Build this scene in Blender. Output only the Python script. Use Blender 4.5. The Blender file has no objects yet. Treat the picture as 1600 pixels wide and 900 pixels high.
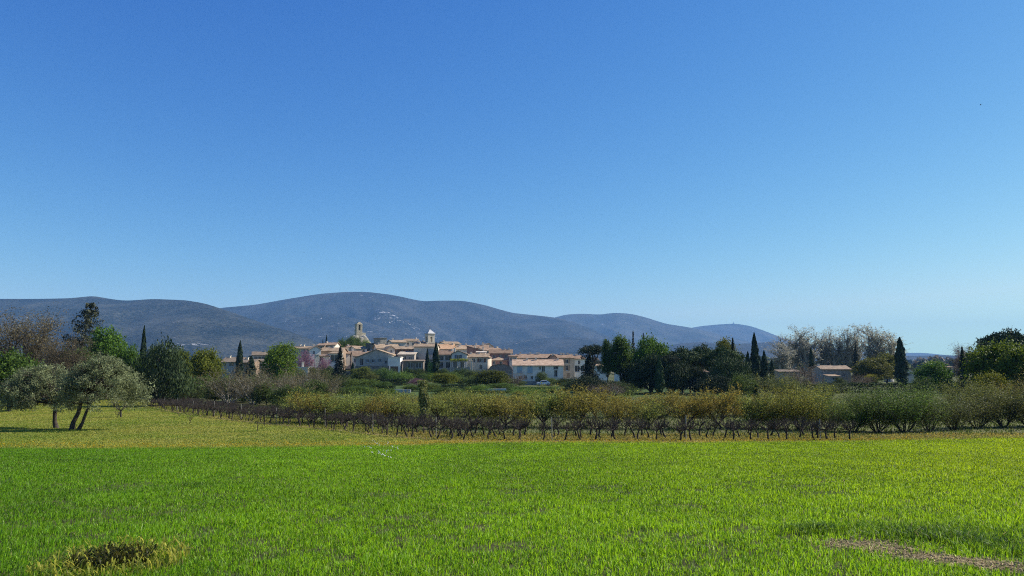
import bpy, math, random
import numpy as np
from mathutils import Vector

# ------------------------------------------------------------------ scene, camera, light
SC = bpy.context.scene
COL = SC.collection
F = 1200.0                      # focal length in photograph pixels (1600 wide)
CAMZ = 1.6
PITCH = math.atan(125 / F)
CP, SP = math.cos(PITCH), math.sin(PITCH)
cam = bpy.data.cameras.new("camera")
cam.lens = 36 * F / 1600
cam.clip_start = 0.1
cam.clip_end = 60000
camo = bpy.data.objects.new("camera", cam)
COL.objects.link(camo)
camo.location = (0, 0, CAMZ)
camo.rotation_euler = (math.pi / 2 + PITCH, 0, 0)
SC.camera = camo

SUN_AZ = math.radians(74)       # clockwise from the viewing direction
SUN_EL = math.radians(38)
w = bpy.data.worlds.new("World")
SC.world = w
w.use_nodes = True
nt = w.node_tree
sky = nt.nodes.new("ShaderNodeTexSky")
sky.sky_type = 'NISHITA'
sky.sun_disc = False
sky.sun_elevation = SUN_EL
sky.sun_rotation = SUN_AZ
sky.altitude = 300
sky.air_density = 1.0
sky.dust_density = 0.2
sky.ozone_density = 3.0
# the phone's rendering of the sky: each channel gets its own contrast
sep = nt.nodes.new("ShaderNodeSeparateColor"); comb = nt.nodes.new("ShaderNodeCombineColor")
nt.links.new(sky.outputs[0], sep.inputs[0])
for k, (pw, sc) in enumerate([(1.75, .0350), (1.25, .0770), (.60, .258)]):
    a_ = nt.nodes.new("ShaderNodeMath"); a_.operation = 'POWER'; a_.inputs[1].default_value = pw
    b_ = nt.nodes.new("ShaderNodeMath"); b_.operation = 'MULTIPLY'; b_.inputs[1].default_value = sc / .1590
    nt.links.new(sep.outputs[k], a_.inputs[0]); nt.links.new(a_.outputs[0], b_.inputs[0]); outs_ = globals().setdefault("outs_", []); outs_.append(b_)
gr_ = nt.nodes.new("ShaderNodeMath"); gr_.operation = 'MULTIPLY'; gr_.inputs[1].default_value = .70
mn_ = nt.nodes.new("ShaderNodeMath"); mn_.operation = 'MINIMUM'
nt.links.new(outs_[1].outputs[0], gr_.inputs[0]); nt.links.new(gr_.outputs[0], mn_.inputs[1]); nt.links.new(outs_[0].outputs[0], mn_.inputs[0])
nt.links.new(mn_.outputs[0], comb.inputs[0]); nt.links.new(outs_[1].outputs[0], comb.inputs[1]); nt.links.new(outs_[2].outputs[0], comb.inputs[2])
nt.links.new(comb.outputs[0], nt.nodes["Background"].inputs[0])
nt.nodes["Background"].inputs[1].default_value = 0.10
sun = bpy.data.lights.new("sun", 'SUN')
sun.energy = 4.9
sun.angle = math.radians(0.5)
sun.color = (1.0, 0.94, 0.84)
suno = bpy.data.objects.new("sun", sun)
COL.objects.link(suno)
sd = Vector((math.sin(SUN_AZ) * math.cos(SUN_EL), math.cos(SUN_AZ) * math.cos(SUN_EL), math.sin(SUN_EL)))
suno.rotation_euler = sd.to_track_quat('Z', 'Y').to_euler()
suno.location = (60, 0, 60)
vs = SC.view_settings
vs.view_transform = 'Standard'
vs.look = 'None'
vs.exposure = 0.7
vs.gamma = 1.0
vs.use_curve_mapping = False
SC.cycles.use_denoising = False
SC.cycles.filter_width = 1.1
SC.cycles.max_bounces = 5
SC.cycles.diffuse_bounces = 2
SC.cycles.glossy_bounces = 2
SC.cycles.transmission_bounces = 2
SC.cycles.volume_bounces = 0
SC.cycles.caustics_reflective = False
SC.cycles.caustics_refractive = False

# ------------------------------------------------------------------ maths helpers
def ray(px, py):
    a, b = (px - 800) / F, (450 - py) / F
    return a, CP - b * SP, SP + b * CP

def at(px, py, Y):
    a, y, z = ray(px, py)
    t = Y / y
    return Vector((a * t, Y, CAMZ + z * t))

def xat(px, Y):
    return (px - 800) / F * Y * CP

KY = np.array([-80, -20, 0, 6, 20, 36, 42, 55, 85, 115, 230, 40000.])
KZ = np.array([2.0, 0.4, 0, -0.1, -1.0, -2.06, -2.34, -2.66, -3.02, -3.2, -3.3, -3.3])

def hsh(ix, iy, s):
    h = (ix.astype(np.int64) * 374761393 + iy.astype(np.int64) * 668265263 + s * 1274126177) & 0x7fffffff
    h = ((h ^ (h >> 13)) * 1103515245) & 0x7fffffff
    return ((h ^ (h >> 16)) & 0xffff) / 65535.0

def vnoise(x, y, s=0):
    x = np.asarray(x, float); y = np.asarray(y, float)
    ix, iy = np.floor(x), np.floor(y)
    fx, fy = x - ix, y - iy
    fx, fy = fx * fx * (3 - 2 * fx), fy * fy * (3 - 2 * fy)
    a, b = hsh(ix, iy, s), hsh(ix + 1, iy, s)
    c, d = hsh(ix, iy + 1, s), hsh(ix + 1, iy + 1, s)
    return (a * (1 - fx) + b * fx) * (1 - fy) + (c * (1 - fx) + d * fx) * fy

def fbm(x, y, o=4, s=0):
    v, a, t = 0, 1.0, 0
    for k in range(o):
        v = v + a * vnoise(np.asarray(x) * 2 ** k, np.asarray(y) * 2 ** k, s + k * 17)
        t += a; a *= .5
    return v / t

def g(x, y):
    x = np.asarray(x, float); y = np.asarray(y, float)
    z = (np.interp(y - 3, KY, KZ) + np.interp(y - 1, KY, KZ) + np.interp(y + 1, KY, KZ) + np.interp(y + 3, KY, KZ)) / 4
    near = np.clip(1 - y / 140, 0, 1)
    z = z + near * 0.14 * (fbm(x / 9, y / 9, 3, 5) - .5)
    wx = np.clip((x + 80) / 15, 0, 1) * np.clip((3 - x) / 12, 0, 1); ty = np.clip((y - 150) / 75, 0, 1)
    z = z + 1.5 * wx * ty * ty * (3 - 2 * ty)
    z = z + 8.5 * np.exp(-((x + 38) / 42) ** 2 - ((y - 300) / 40) ** 2)
    z = z + 8.5 * np.exp(-((x + 66) / 13) ** 2 - ((y - 335) / 16) ** 2)
    z = z + np.clip((y - 600) / 2500, 0, 1) * 18 * (fbm(x / 500, y / 500, 3, 9) - .55)
    return z

def G(x, y):
    return float(g(x, y))

def hit(px, py):
    lo, hi = 3.0, 600.0
    a, yy, zz = ray(px, py)
    for _ in range(50):
        m = (lo + hi) / 2
        t = m / yy
        if CAMZ + zz * t > G(a * t, m): lo = m
        else: hi = m
    return a * lo / yy, lo

# ------------------------------------------------------------------ materials
def nodes(name):
    m = bpy.data.materials.new(name)
    m.use_nodes = True
    n = m.node_tree
    return m, n, n.nodes["Principled BSDF"]

def N(n, t, **k):
    o = n.nodes.new(t)
    for a, b in k.items(): setattr(o, a, b)
    return o

def attr_mat(name, rough=.6, trans=0.0, spec=.3, objcol=True, sat=1.0):
    m, n, p = nodes(name)
    a = N(n, "ShaderNodeAttribute", attribute_name="col")
    src = a.outputs["Color"]
    if objcol:
        oi = N(n, "ShaderNodeObjectInfo")
        mx = N(n, "ShaderNodeMix", data_type='RGBA', blend_type='MULTIPLY')
        mx.inputs[0].default_value = 1
        n.links.new(src, mx.inputs[6]); n.links.new(oi.outputs["Color"], mx.inputs[7])
        src = mx.outputs[2]
    n.links.new(src, p.inputs["Base Color"])
    p.inputs["Roughness"].default_value = rough
    p.inputs["Specular IOR Level"].default_value = spec
    if trans:
        tr = N(n, "ShaderNodeBsdfTranslucent")
        hs = N(n, "ShaderNodeHueSaturation")
        hs.inputs["Value"].default_value = 1.25
        hs.inputs["Hue"].default_value = .485
        n.links.new(src, hs.inputs["Color"])
        n.links.new(hs.outputs[0], tr.inputs[0])
        ms = N(n, "ShaderNodeMixShader")
        ms.inputs[0].default_value = trans
        n.links.new(p.outputs[0], ms.inputs[1]); n.links.new(tr.outputs[0], ms.inputs[2])
        n.links.new(ms.outputs[0], n.nodes["Material Output"].inputs[0])
    return m

M_LEAF = attr_mat("leaves", .6, .34, .15)
M_NEEDLE = attr_mat("needles", .7, .08, .2)
M_GRASS = attr_mat("grass_blades", .5, .5, .2, False)
M_DRY = attr_mat("dry_stems", .8, .15, .1)

def noise_mat(name, c1, c2, scale=3, rough=.85, bump=.3, bscale=None, objcol=False, coords="Object", detail=6, dist=.1):
    m, n, p = nodes(name)
    tc = N(n, "ShaderNodeTexCoord")
    nz = N(n, "ShaderNodeTexNoise"); nz.inputs["Scale"].default_value = scale; nz.inputs["Detail"].default_value = detail
    n.links.new(tc.outputs[coords], nz.inputs[0])
    cr = N(n, "ShaderNodeValToRGB")
    cr.color_ramp.elements[0].position = .3; cr.color_ramp.elements[1].position = .7
    cr.color_ramp.elements[0].color = (*c1, 1); cr.color_ramp.elements[1].color = (*c2, 1)
    n.links.new(nz.outputs[0], cr.inputs[0])
    src = cr.outputs[0]
    if objcol:
        oi = N(n, "ShaderNodeObjectInfo")
        mx = N(n, "ShaderNodeMix", data_type='RGBA', blend_type='MULTIPLY')
        mx.inputs[0].default_value = 1
        n.links.new(src, mx.inputs[6]); n.links.new(oi.outputs["Color"], mx.inputs[7])
        src = mx.outputs[2]
    n.links.new(src, p.inputs["Base Color"])
    p.inputs["Roughness"].default_value = rough
    p.inputs["Specular IOR Level"].default_value = .2
    if bump:
        n2 = N(n, "ShaderNodeTexNoise"); n2.inputs["Scale"].default_value = bscale or scale * 4; n2.inputs["Detail"].default_value = 5
        n.links.new(tc.outputs[coords], n2.inputs[0])
        b = N(n, "ShaderNodeBump"); b.inputs["Strength"].default_value = bump; b.inputs["Distance"].default_value = dist
        n.links.new(n2.outputs[0], b.inputs["Height"]); n.links.new(b.outputs[0], p.inputs["Normal"])
    return m

M_BARK = noise_mat("bark", (.035, .028, .022), (.09, .075, .06), 8, .95, .5)
M_BARKG = noise_mat("grey_bark", (.16, .15, .125), (.36, .34, .29), 5, .95, .4)
M_VINE = noise_mat("vine_bark", (.028, .022, .018), (.080, .064, .052), 14, .95, .5)
M_WALL = noise_mat("rendered_wall", (.70, .70, .70), (1, 1, 1), .55, .9, .25, 3, True)
M_STONE = noise_mat("stone_wall", (.42, .42, .42), (1, 1, 1), 2.2, .95, .7, 4, True)
M_WOOD = noise_mat("painted_wood", (.8, .8, .8), (1, 1, 1), 3, .6, .1, None, True)
M_ROCK = noise_mat("limestone", (.14, .13, .10), (.42, .38, .30), .35, .95, .8, 1.2)

def roof_mat():
    m, n, p = nodes("clay_tiles")
    tc = N(n, "ShaderNodeTexCoord")
    nz = N(n, "ShaderNodeTexNoise"); nz.inputs["Scale"].default_value = 1.1; nz.inputs["Detail"].default_value = 8; nz.inputs["Roughness"].default_value = .75
    n.links.new(tc.outputs["Object"], nz.inputs[0])
    cr = N(n, "ShaderNodeValToRGB")
    e = cr.color_ramp.elements
    e[0].position = .30; e[0].color = (.34, .27, .22, 1)
    e[1].position = .72; e[1].color = (1.1, 1.06, 1.0, 1)
    k = e.new(.5); k.color = (.82, .74, .66, 1)
    n.links.new(nz.outputs[0], cr.inputs[0])
    oi = N(n, "ShaderNodeObjectInfo")
    mx = N(n, "ShaderNodeMix", data_type='RGBA', blend_type='MULTIPLY'); mx.inputs[0].default_value = 1
    n.links.new(cr.outputs[0], mx.inputs[6]); n.links.new(oi.outputs["Color"], mx.inputs[7])
    n.links.new(mx.outputs[2], p.inputs["Base Color"])
    wv = N(n, "ShaderNodeTexWave"); wv.bands_direction = 'X'; wv.inputs["Scale"].default_value = 1.6; wv.inputs["Distortion"].default_value = .6
    n.links.new(tc.outputs["Object"], wv.inputs[0])
    b = N(n, "ShaderNodeBump"); b.inputs["Strength"].default_value = .6; b.inputs["Distance"].default_value = .12
    n.links.new(wv.outputs[0], b.inputs["Height"]); n.links.new(b.outputs[0], p.inputs["Normal"])
    p.inputs["Roughness"].default_value = .9
    p.inputs["Specular IOR Level"].default_value = .15
    return m
M_ROOF = roof_mat()

def glass_mat():
    m, n, p = nodes("window_glass")
    tc = N(n, "ShaderNodeTexCoord"); nz = N(n, "ShaderNodeTexNoise"); nz.inputs["Scale"].default_value = 2
    cr = N(n, "ShaderNodeValToRGB")
    cr.color_ramp.elements[0].color = (.012, .014, .018, 1); cr.color_ramp.elements[1].color = (.04, .045, .055, 1)
    n.links.new(tc.outputs["Object"], nz.inputs[0]); n.links.new(nz.outputs[0], cr.inputs[0]); n.links.new(cr.outputs[0], p.inputs["Base Color"])
    p.inputs["Roughness"].default_value = .12
    return m
M_GLASS = glass_mat()

# ------------------------------------------------------------------ object helpers
def tag(o, label=None, cat=None, group=None, kind=None):
    if label: o["label"] = label
    if cat: o["category"] = cat
    if group: o["group"] = group
    if kind: o["kind"] = kind
    return o

def empty(name, loc, rz=0, label=None, cat=None, group=None):
    o = bpy.data.objects.new(name, None)
    COL.objects.link(o)
    o.location = loc
    o.rotation_euler = (0, 0, rz)
    o.empty_display_size = .3
    return tag(o, label, cat, group)

def link(name, me, parent=None, color=None):
    o = bpy.data.objects.new(name, me)
    COL.objects.link(o)
    if parent: o.parent = parent
    if color: o.color = (*color, 1)
    return o

def np_mesh(name, V, faces, mats, cols=None, vcols=None, smooth=False):
    """faces: list of int arrays (n,k); cols: list of (n,3) arrays, one for each faces array"""
    me = bpy.data.meshes.new(name)
    V = np.asarray(V, np.float32)
    me.vertices.add(len(V)); me.vertices.foreach_set("co", V.ravel())
    tot = sum(f.size for f in faces); cnt = sum(len(f) for f in faces)
    me.loops.add(tot); me.polygons.add(cnt)
    me.loops.foreach_set("vertex_index", np.concatenate([f.ravel() for f in faces]).astype(np.int32))
    lt = np.concatenate([np.full(len(f), f.shape[1]) for f in faces]).astype(np.int32)
    ls = np.concatenate([[0], np.cumsum(lt)[:-1]]).astype(np.int32)
    me.polygons.foreach_set("loop_start", ls)
    me.polygons.foreach_set("loop_total", lt)
    if smooth: me.polygons.foreach_set("use_smooth", np.ones(cnt, bool))
    me.update(calc_edges=True)
    if cols is not None:
        c = np.concatenate(cols).astype(np.float32)
        a = me.attributes.new("col", 'FLOAT_COLOR', 'FACE')
        a.data.foreach_set("color", np.hstack([c, np.ones((len(c), 1), np.float32)]).ravel())
    if vcols is not None:
        a = me.attributes.new("col", 'FLOAT_COLOR', 'POINT')
        a.data.foreach_set("color", np.hstack([vcols, np.ones((len(vcols), 1))]).astype(np.float32).ravel())
    for m in (mats if isinstance(mats, (list, tuple)) else [mats]): me.materials.append(m)
    return me

class MB:
    """collects plain polygons of one mesh"""
    def __init__(s): s.v = []; s.f = []
    def poly(s, pts):
        i = len(s.v); s.v += [tuple(p) for p in pts]; s.f.append(tuple(range(i, i + len(pts)))); return s
    def box(s, x0, x1, y0, y1, z0, z1):
        i = len(s.v)
        s.v += [(x0, y0, z0), (x1, y0, z0), (x1, y1, z0), (x0, y1, z0), (x0, y0, z1), (x1, y0, z1), (x1, y1, z1), (x0, y1, z1)]
        for q in ((3, 2, 1, 0), (4, 5, 6, 7), (0, 1, 5, 4), (1, 2, 6, 5), (2, 3, 7, 6), (3, 0, 4, 7)): s.f.append(tuple(i + k for k in q))
        return s
    def slab(s, quad, t):
        """roof slab: the quad is its top face, the thickness hangs below"""
        i = len(s.v); n = len(quad)
        s.v += [tuple(p) for p in quad] + [(p[0], p[1], p[2] - t) for p in quad]
        s.f.append(tuple(range(i, i + n))); s.f.append(tuple(range(i + 2 * n - 1, i + n - 1, -1)))
        for k in range(n): s.f.append((i + k, i + n + k, i + n + (k + 1) % n, i + (k + 1) % n))
        return s
    def tube(s, pts, rs, k=8, cap=True):
        i = len(s.v); n = len(pts)
        for j, (p, r) in enumerate(zip(pts, rs)):
            d = (Vector(pts[min(j + 1, n - 1)]) - Vector(pts[max(j - 1, 0)])).normalized()
            u = d.orthogonal().normalized(); v = d.cross(u)
            for a in range(k):
                t = 2 * math.pi * a / k
                s.v.append(tuple(Vector(p) + u * (r * math.cos(t)) + v * (r * math.sin(t))))
        for j in range(n - 1):
            for a in range(k):
                b = (a + 1) % k
                s.f.append((i + j * k + a, i + j * k + b, i + (j + 1) * k + b, i + (j + 1) * k + a))
        if cap:
            s.f.append(tuple(i + a for a in range(k))[::-1]); s.f.append(tuple(i + (n - 1) * k + a for a in range(k)))
        return s
    def mesh(s, name, mat, smooth=False):
        me = bpy.data.meshes.new(name); me.from_pydata(s.v, [], s.f); me.materials.append(mat)
        if smooth: me.polygons.foreach_set("use_smooth", [True] * len(me.polygons))
        me.update(); return me
    def obj(s, name, mat, parent=None, color=None, smooth=False):
        return link(name, s.mesh(name, mat, smooth), parent, color)

# ------------------------------------------------------------------ vegetation builders
def tubes(segs, k=4):
    """segs (n,8): p0 p1 r0 r1 -> verts, faces"""
    S = np.array(segs, float)
    p0, p1, r0, r1 = S[:, :3], S[:, 3:6], S[:, 6], S[:, 7]
    d = p1 - p0; d /= np.linalg.norm(d, axis=1, keepdims=True) + 1e-9
    ref = np.where(np.abs(d[:, 2:3]) > .9, np.array([[1., 0, 0]]), np.array([[0, 0, 1.]]))
    u = np.cross(d, ref); u /= np.linalg.norm(u, axis=1, keepdims=True) + 1e-9
    v = np.cross(d, u)
    n = len(S); V = np.zeros((n, 2, k, 3))
    for a in range(k):
        t = 2 * math.pi * a / k
        o = u * math.cos(t) + v * math.sin(t)
        V[:, 0, a] = p0 + o * r0[:, None]; V[:, 1, a] = p1 + d * r1[:, None] * .5 + o * r1[:, None]
    base = (np.arange(n) * 2 * k)[:, None]
    Q = np.concatenate([base + np.array([[a, (a + 1) % k, k + (a + 1) % k, k + a]]) for a in range(k)])
    return V.reshape(-1, 3), Q

def wood_mesh(name, thick, thin, mat):
    parts = []
    if thick: parts.append(tubes(thick, 6))
    if thin: parts.append(tubes(thin, 3))
    V = []; Fq = []; o = 0
    for v, f in parts:
        V.append(v); Fq.append(f + o); o += len(v)
    return np_mesh(name, np.concatenate(V), [np.concatenate(Fq)], mat, smooth=True)

def rand_dirs(rs, n):
    d = rs.normal(size=(n, 3)); return d / (np.linalg.norm(d, axis=1, keepdims=True) + 1e-9)

def leaves_mesh(name, rs, P, size, cols, mat, aspect=.55, updir=None, up=0.0, outward=None):
    """one diamond-shaped leaf (or leaf clump) per point"""
    n = len(P)
    d = rand_dirs(rs, n)
    if updir is not None: d = d * (1 - up) + np.asarray(updir) * up
    d /= np.linalg.norm(d, axis=1, keepdims=True) + 1e-9
    r = rand_dirs(rs, n)
    if outward is not None: r = r + outward * 1.1
    s = np.cross(d, r); s /= np.linalg.norm(s, axis=1, keepdims=True) + 1e-9
    sz = (np.asarray(size) * rs.uniform(.6, 1.35, n))[:, None]
    V = np.stack([P - d * sz * .5, P + s * sz * aspect * .5, P + d * sz * .5, P - s * sz * aspect * .5], 1).reshape(-1, 3)
    Fq = np.arange(4 * n).reshape(n, 4)
    return np_mesh(name, V, [Fq], mat, [cols])

def mixcol(rs, n, c1, c2, jit=.15, t=None):
    if t is None: t = rs.random(n)
    c = np.array(c1) * (1 - t[:, None]) + np.array(c2) * t[:, None]
    return np.clip(c * rs.uniform(1 - jit, 1 + jit, (n, 1)), 0, 1)

def grow(rnd, p, d, r, L, lev, cfg, thick, thin, tips):
    n = cfg['n'][lev]
    q = Vector(p); dd = Vector(d).normalized()
    last = lev == len(cfg['n']) - 1
    nodes_ = [(q.copy(), dd.copy(), r)]
    for i in range(n):
        j = Vector((rnd.uniform(-1, 1), rnd.uniform(-1, 1), rnd.uniform(-1, 1))) * cfg['wig'][lev]
        dd = (dd + j + Vector((0, 0, cfg['up'][lev]))).normalized()
        q2 = q + dd * (L / n)
        r2 = r * (1 - (1 - cfg['tap']) * (i + 1) / n)
        r1 = r * (1 - (1 - cfg['tap']) * i / n)
        (thick if lev <= cfg.get('thicklev', 1) else thin).append((*q, *q2, r1, r2))
        q = q2
        nodes_.append((q.copy(), dd.copy(), r2))
        if last: tips.append((*q, *dd))
    if last: return
    ch = cfg['ch'][lev]
    for k in range(ch):
        f = cfg['st'][lev] + (1 - cfg['st'][lev]) * (k + rnd.random() * .6) / ch
        idx = min(n, max(1, round(f * n)))
        bp, bd, br = nodes_[idx]
        ang = cfg['ang'][lev] * rnd.uniform(.6, 1.25)
        o = bd.orthogonal().normalized()
        axis_ = bd.cross(o)
        az = 2.399963 * k + rnd.uniform(-.6, .6) + lev
        side = (o * math.cos(az) + axis_ * math.sin(az))
        nd = bd * math.cos(ang) + side * math.sin(ang)
        grow(rnd, bp, nd, br * cfg['rr'], L * cfg['lr'][lev] * rnd.uniform(.75, 1.2), lev + 1, cfg, thick, thin, tips)

def lobes_points(rs, lobes, n_cl, per, clr, shell=(.72, 1.05), core=.12, zmin=None, flat=1.0):
    """clumps of points over a set of ellipsoids: returns points, outward directions, clump id"""
    L = np.array(lobes, float)     # cx cy cz rx ry rz
    wgt = (L[:, 3] * L[:, 4] + L[:, 4] * L[:, 5] + L[:, 3] * L[:, 5]); wgt /= wgt.sum()
    idx = rs.choice(len(L), n_cl, p=wgt)
    d = rand_dirs(rs, n_cl)
    rad = rs.uniform(*shell, n_cl)
    inner = rs.random(n_cl) < core
    rad = np.where(inner, rs.uniform(.2, .8, n_cl), rad)
    C = L[idx, :3] + d * L[idx, 3:6] * rad[:, None]
    O = np.repeat(d, per, 0)
    csz = rs.uniform(.6, 1.3, n_cl)
    off = rs.normal(size=(n_cl * per, 3)) * np.repeat(csz, per)[:, None] * clr * np.array([1, 1, flat])
    P = np.repeat(C, per, 0) + off
    cid = np.repeat(np.arange(n_cl), per)
    if zmin is not None:
        k = P[:, 2] > zmin
        P, O, cid = P[k], O[k], cid[k]
    return P, O, cid

def crown_from_lobes(name, seed, lobes, n_cl, per, clr, size, c1, c2, mat=None, zmin=.1, up=0.0, core=.12, aspect=.6, flat=1.0, shell=(.72, 1.05)):
    rs = np.random.RandomState(seed)
    P, O, cid = lobes_points(rs, lobes, n_cl, per, clr, shell, core, zmin, flat)
    t = np.clip(rs.random(n_cl)[cid] * .65 + rs.random(len(P)) * .45, 0, 1)
    return leaves_mesh(name, rs, P, size, mixcol(rs, len(P), c1, c2, .18, t), mat or M_LEAF, aspect, (0, 0, 1.), up, O)

def limbs_to(seed, trunk_pts, trunk_rs, ends, r, mat, name="trunk", sub=2, extra=None):
    """a tapered trunk with bent limbs reaching to the given points"""
    rnd = random.Random(seed)
    segs = []
    for i in range(len(trunk_pts) - 1):
        segs.append((*trunk_pts[i], *trunk_pts[i + 1], trunk_rs[i], trunk_rs[i + 1]))
    thin = []
    for e in ends:
        i = rnd.randrange(max(1, len(trunk_pts) // 2), len(trunk_pts))
        a = Vector(trunk_pts[i]); b = Vector(e)
        pts = [a]
        for k in range(1, 4):
            q = a.lerp(b, k / 4) + Vector((rnd.uniform(-1, 1), rnd.uniform(-1, 1), rnd.uniform(-.3, 1))) * (b - a).length * .07
            pts.append(q)
        pts.append(b)
        rr = min(r, trunk_rs[i])
        for k in range(4):
            segs.append((*pts[k], *pts[k + 1], rr * (1 - k * .22), rr * (1 - (k + 1) * .22)))
        for k in range(1, 5):
            for _ in range(sub):
                e2 = pts[k] + Vector((rnd.gauss(0, 1), rnd.gauss(0, 1), abs(rnd.gauss(0, .8)))) * (b - a).length * .18
                thin.append((*pts[k], *e2, rr * .22, rr * .08))
    return wood_mesh(name, segs, thin + (extra or []), mat)

KINDS = {}
def kind(name, variants):
    KINDS[name] = variants   # list of (crown mesh, trunk mesh, H0, W0)

def lobes_round(rnd, H, W, base, n=9, flat=1.0):
    out = [(0, 0, (H + base) / 2, W * .34, W * .34, (H - base) * .42)]
    for i in range(n):
        a = 2.4 * i + rnd.uniform(-.4, .4)
        f = (i + .5) / n
        z = base + (H - base) * (.22 + .62 * f)
        rr = W * .5 * math.sin(math.pi * min(.95, .30 + .6 * f)) * .62
        s = rnd.uniform(.17, .27) * W
        out.append((math.cos(a) * rr, math.sin(a) * rr, z, s, s, s * flat))
    return out

def mk_round(nm, seeds, H, W, base, ncl, per, clr, size, c1, c2, mat=None, nl=9, bark=None, flat=.9, trunk_r=.22, core=.12, up=0.0, aspect=.6):
    vs_ = []
    for s in seeds:
        rnd = random.Random(s)
        lb = lobes_round(rnd, H, W, base, nl, flat)
        cr = crown_from_lobes("crown", s, lb, ncl, per, clr, size, c1, c2, mat, max(.05, base * .6), up, core, aspect)
        tp = [(0, 0, -.15), (rnd.uniform(-.1, .1), rnd.uniform(-.1, .1), base * .5 + .1), (rnd.uniform(-.2, .2), rnd.uniform(-.2, .2), base + .2), (0, 0, H * .6)]
        tr = limbs_to(s, tp, [trunk_r * 1.25, trunk_r, trunk_r * .85, trunk_r * .35], [l[:3] for l in lb[1:]], trunk_r * .5, bark or M_BARK)
        vs_.append((cr, tr, H, W))
    kind(nm, vs_)

def mk_cypress():
    vs_ = []
    for s in (11, 12, 13):
        rs = np.random.RandomState(s); n = 5200
        H, W = 10., 1.9
        t = rs.random(n) ** .85
        prof = np.interp(t, [0, .06, .25, .5, .75, .92, 1], [.45, .8, 1, .9, .62, .28, .03]) * W / 2
        a = rs.random(n) * 2 * np.pi
        bump = 1 + .16 * np.sin(a * 3 + t * 17 + s) + .1 * np.sin(a * 5 - t * 31)
        r = prof * bump * rs.uniform(.6, 1.03, n)
        P = np.stack([np.cos(a) * r, np.sin(a) * r, .25 + t * (H - .25)], 1)
        O = np.stack([np.cos(a), np.sin(a), .3 + 0 * a], 1)
        me = leaves_mesh("crown", rs, P, .42, mixcol(rs, n, (.012, .024, .010), (.035, .062, .022), .2), M_NEEDLE, .5, (0, 0, 1.), .75, O)
        tr = wood_mesh("trunk", [(0, 0, -.1, 0, 0, 3, .16, .12), (0, 0, 3, 0, 0, 9.3, .12, .02)], [], M_BARK)
        vs_.append((me, tr, H, W))
    kind("cypress", vs_)

def mk_conifer(nm, seeds, H, W, tiers, col1, col2, droop=.15, base=.8, openness=1.0, lean=0.0, power=1.0, top_w=0.0, size=.28):
    vs_ = []
    for s in seeds:
        rnd = random.Random(s); rs = np.random.RandomState(s)
        pts = []; thin = []
        for i in range(tiers):
            f = (i + .3 * rnd.random()) / tiers
            z = base + (H - base) * f
            R = (W / 2) * ((1 - f) ** power * (1 - top_w) + top_w) * rnd.uniform(.75, 1.12)
            nb = rnd.randint(4, 6)
            a0 = rnd.random() * 6.28
            for b in range(nb):
                a = a0 + 6.283 * b / nb + rnd.uniform(-.25, .25)
                L = R * rnd.uniform(.7, 1.1)
                ox = lean * z / H
                st = Vector((ox, 0, z)); en = Vector((ox + math.cos(a) * L, math.sin(a) * L, z - droop * L + rnd.uniform(-.1, .25)))
                thin.append((*st, *en, .05, .015))
                m = int(62 * openness * max(.35, L / (W / 2)))
                for k in range(m):
                    u = rnd.random() ** .7
                    w_ = (.10 + .26 * (1 - u)) * L * .9 + .08
                    q = st.lerp(en, u)
                    pts.append((q.x + rnd.gauss(0, w_ * .5), q.y + rnd.gauss(0, w_ * .5), q.z + rnd.gauss(0, .10 + .012 * tiers * .5) - .06 * u))
        for k in range(60): pts.append((lean * (H - k * .02) / H + rnd.gauss(0, .06), rnd.gauss(0, .06), H - k * .022))
        P = np.array(pts)
        O = P * np.array([1, 1, 0]); O /= np.linalg.norm(O, axis=1, keepdims=True) + 1e-6
        O = O * .5 + np.array([0, 0, .9])
        cr = leaves_mesh("crown", rs, P, size, mixcol(rs, len(P), col1, col2, .2), M_NEEDLE, .45, None, 0, O)
        tr = wood_mesh("trunk", [(0, 0, -.1, lean * .5, 0, H * .5, .2, .13), (lean * .5, 0, H * .5, lean, 0, H, .13, .02)], thin, M_BARK)
        vs_.append((cr, tr, H, W))
    kind(nm, vs_)

def mk_umbrella(nm, seeds, H, W, c1, c2, base=.55, ncl=300):
    vs_ = []
    for s in seeds:
        rnd = random.Random(s)
        lb = []
        for i in range(13):
            a = 2.4 * i; rr = W * .36 * math.sqrt(i / 13)
            s_ = rnd.uniform(.15, .21) * W
            lb.append((math.cos(a) * rr, math.sin(a) * rr, H - s_ * .6 - rr * .35 - rnd.uniform(0, .05) * H, s_, s_, s_ * .55))
        for i in range(6):
            a = i + rnd.random(); rr = W * .3
            lb.append((math.cos(a) * rr, math.sin(a) * rr, H * rnd.uniform(base, .75), W * .14, W * .14, W * .09))
        cr = crown_from_lobes("crown", s, lb, ncl, 22, W * .035, W * .035, c1, c2, M_NEEDLE, H * .35, .35, .1, .5, .7)
        tp = [(0, 0, -.1), (.15, .1, H * .25), (-.1, .1, H * .48), (0, 0, H * .8)]
        tr = limbs_to(s, tp, [.32, .27, .22, .1], [l[:3] for l in lb], .13, M_BARK)
        vs_.append((cr, tr, H, W))
    kind(nm, vs_)

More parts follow.
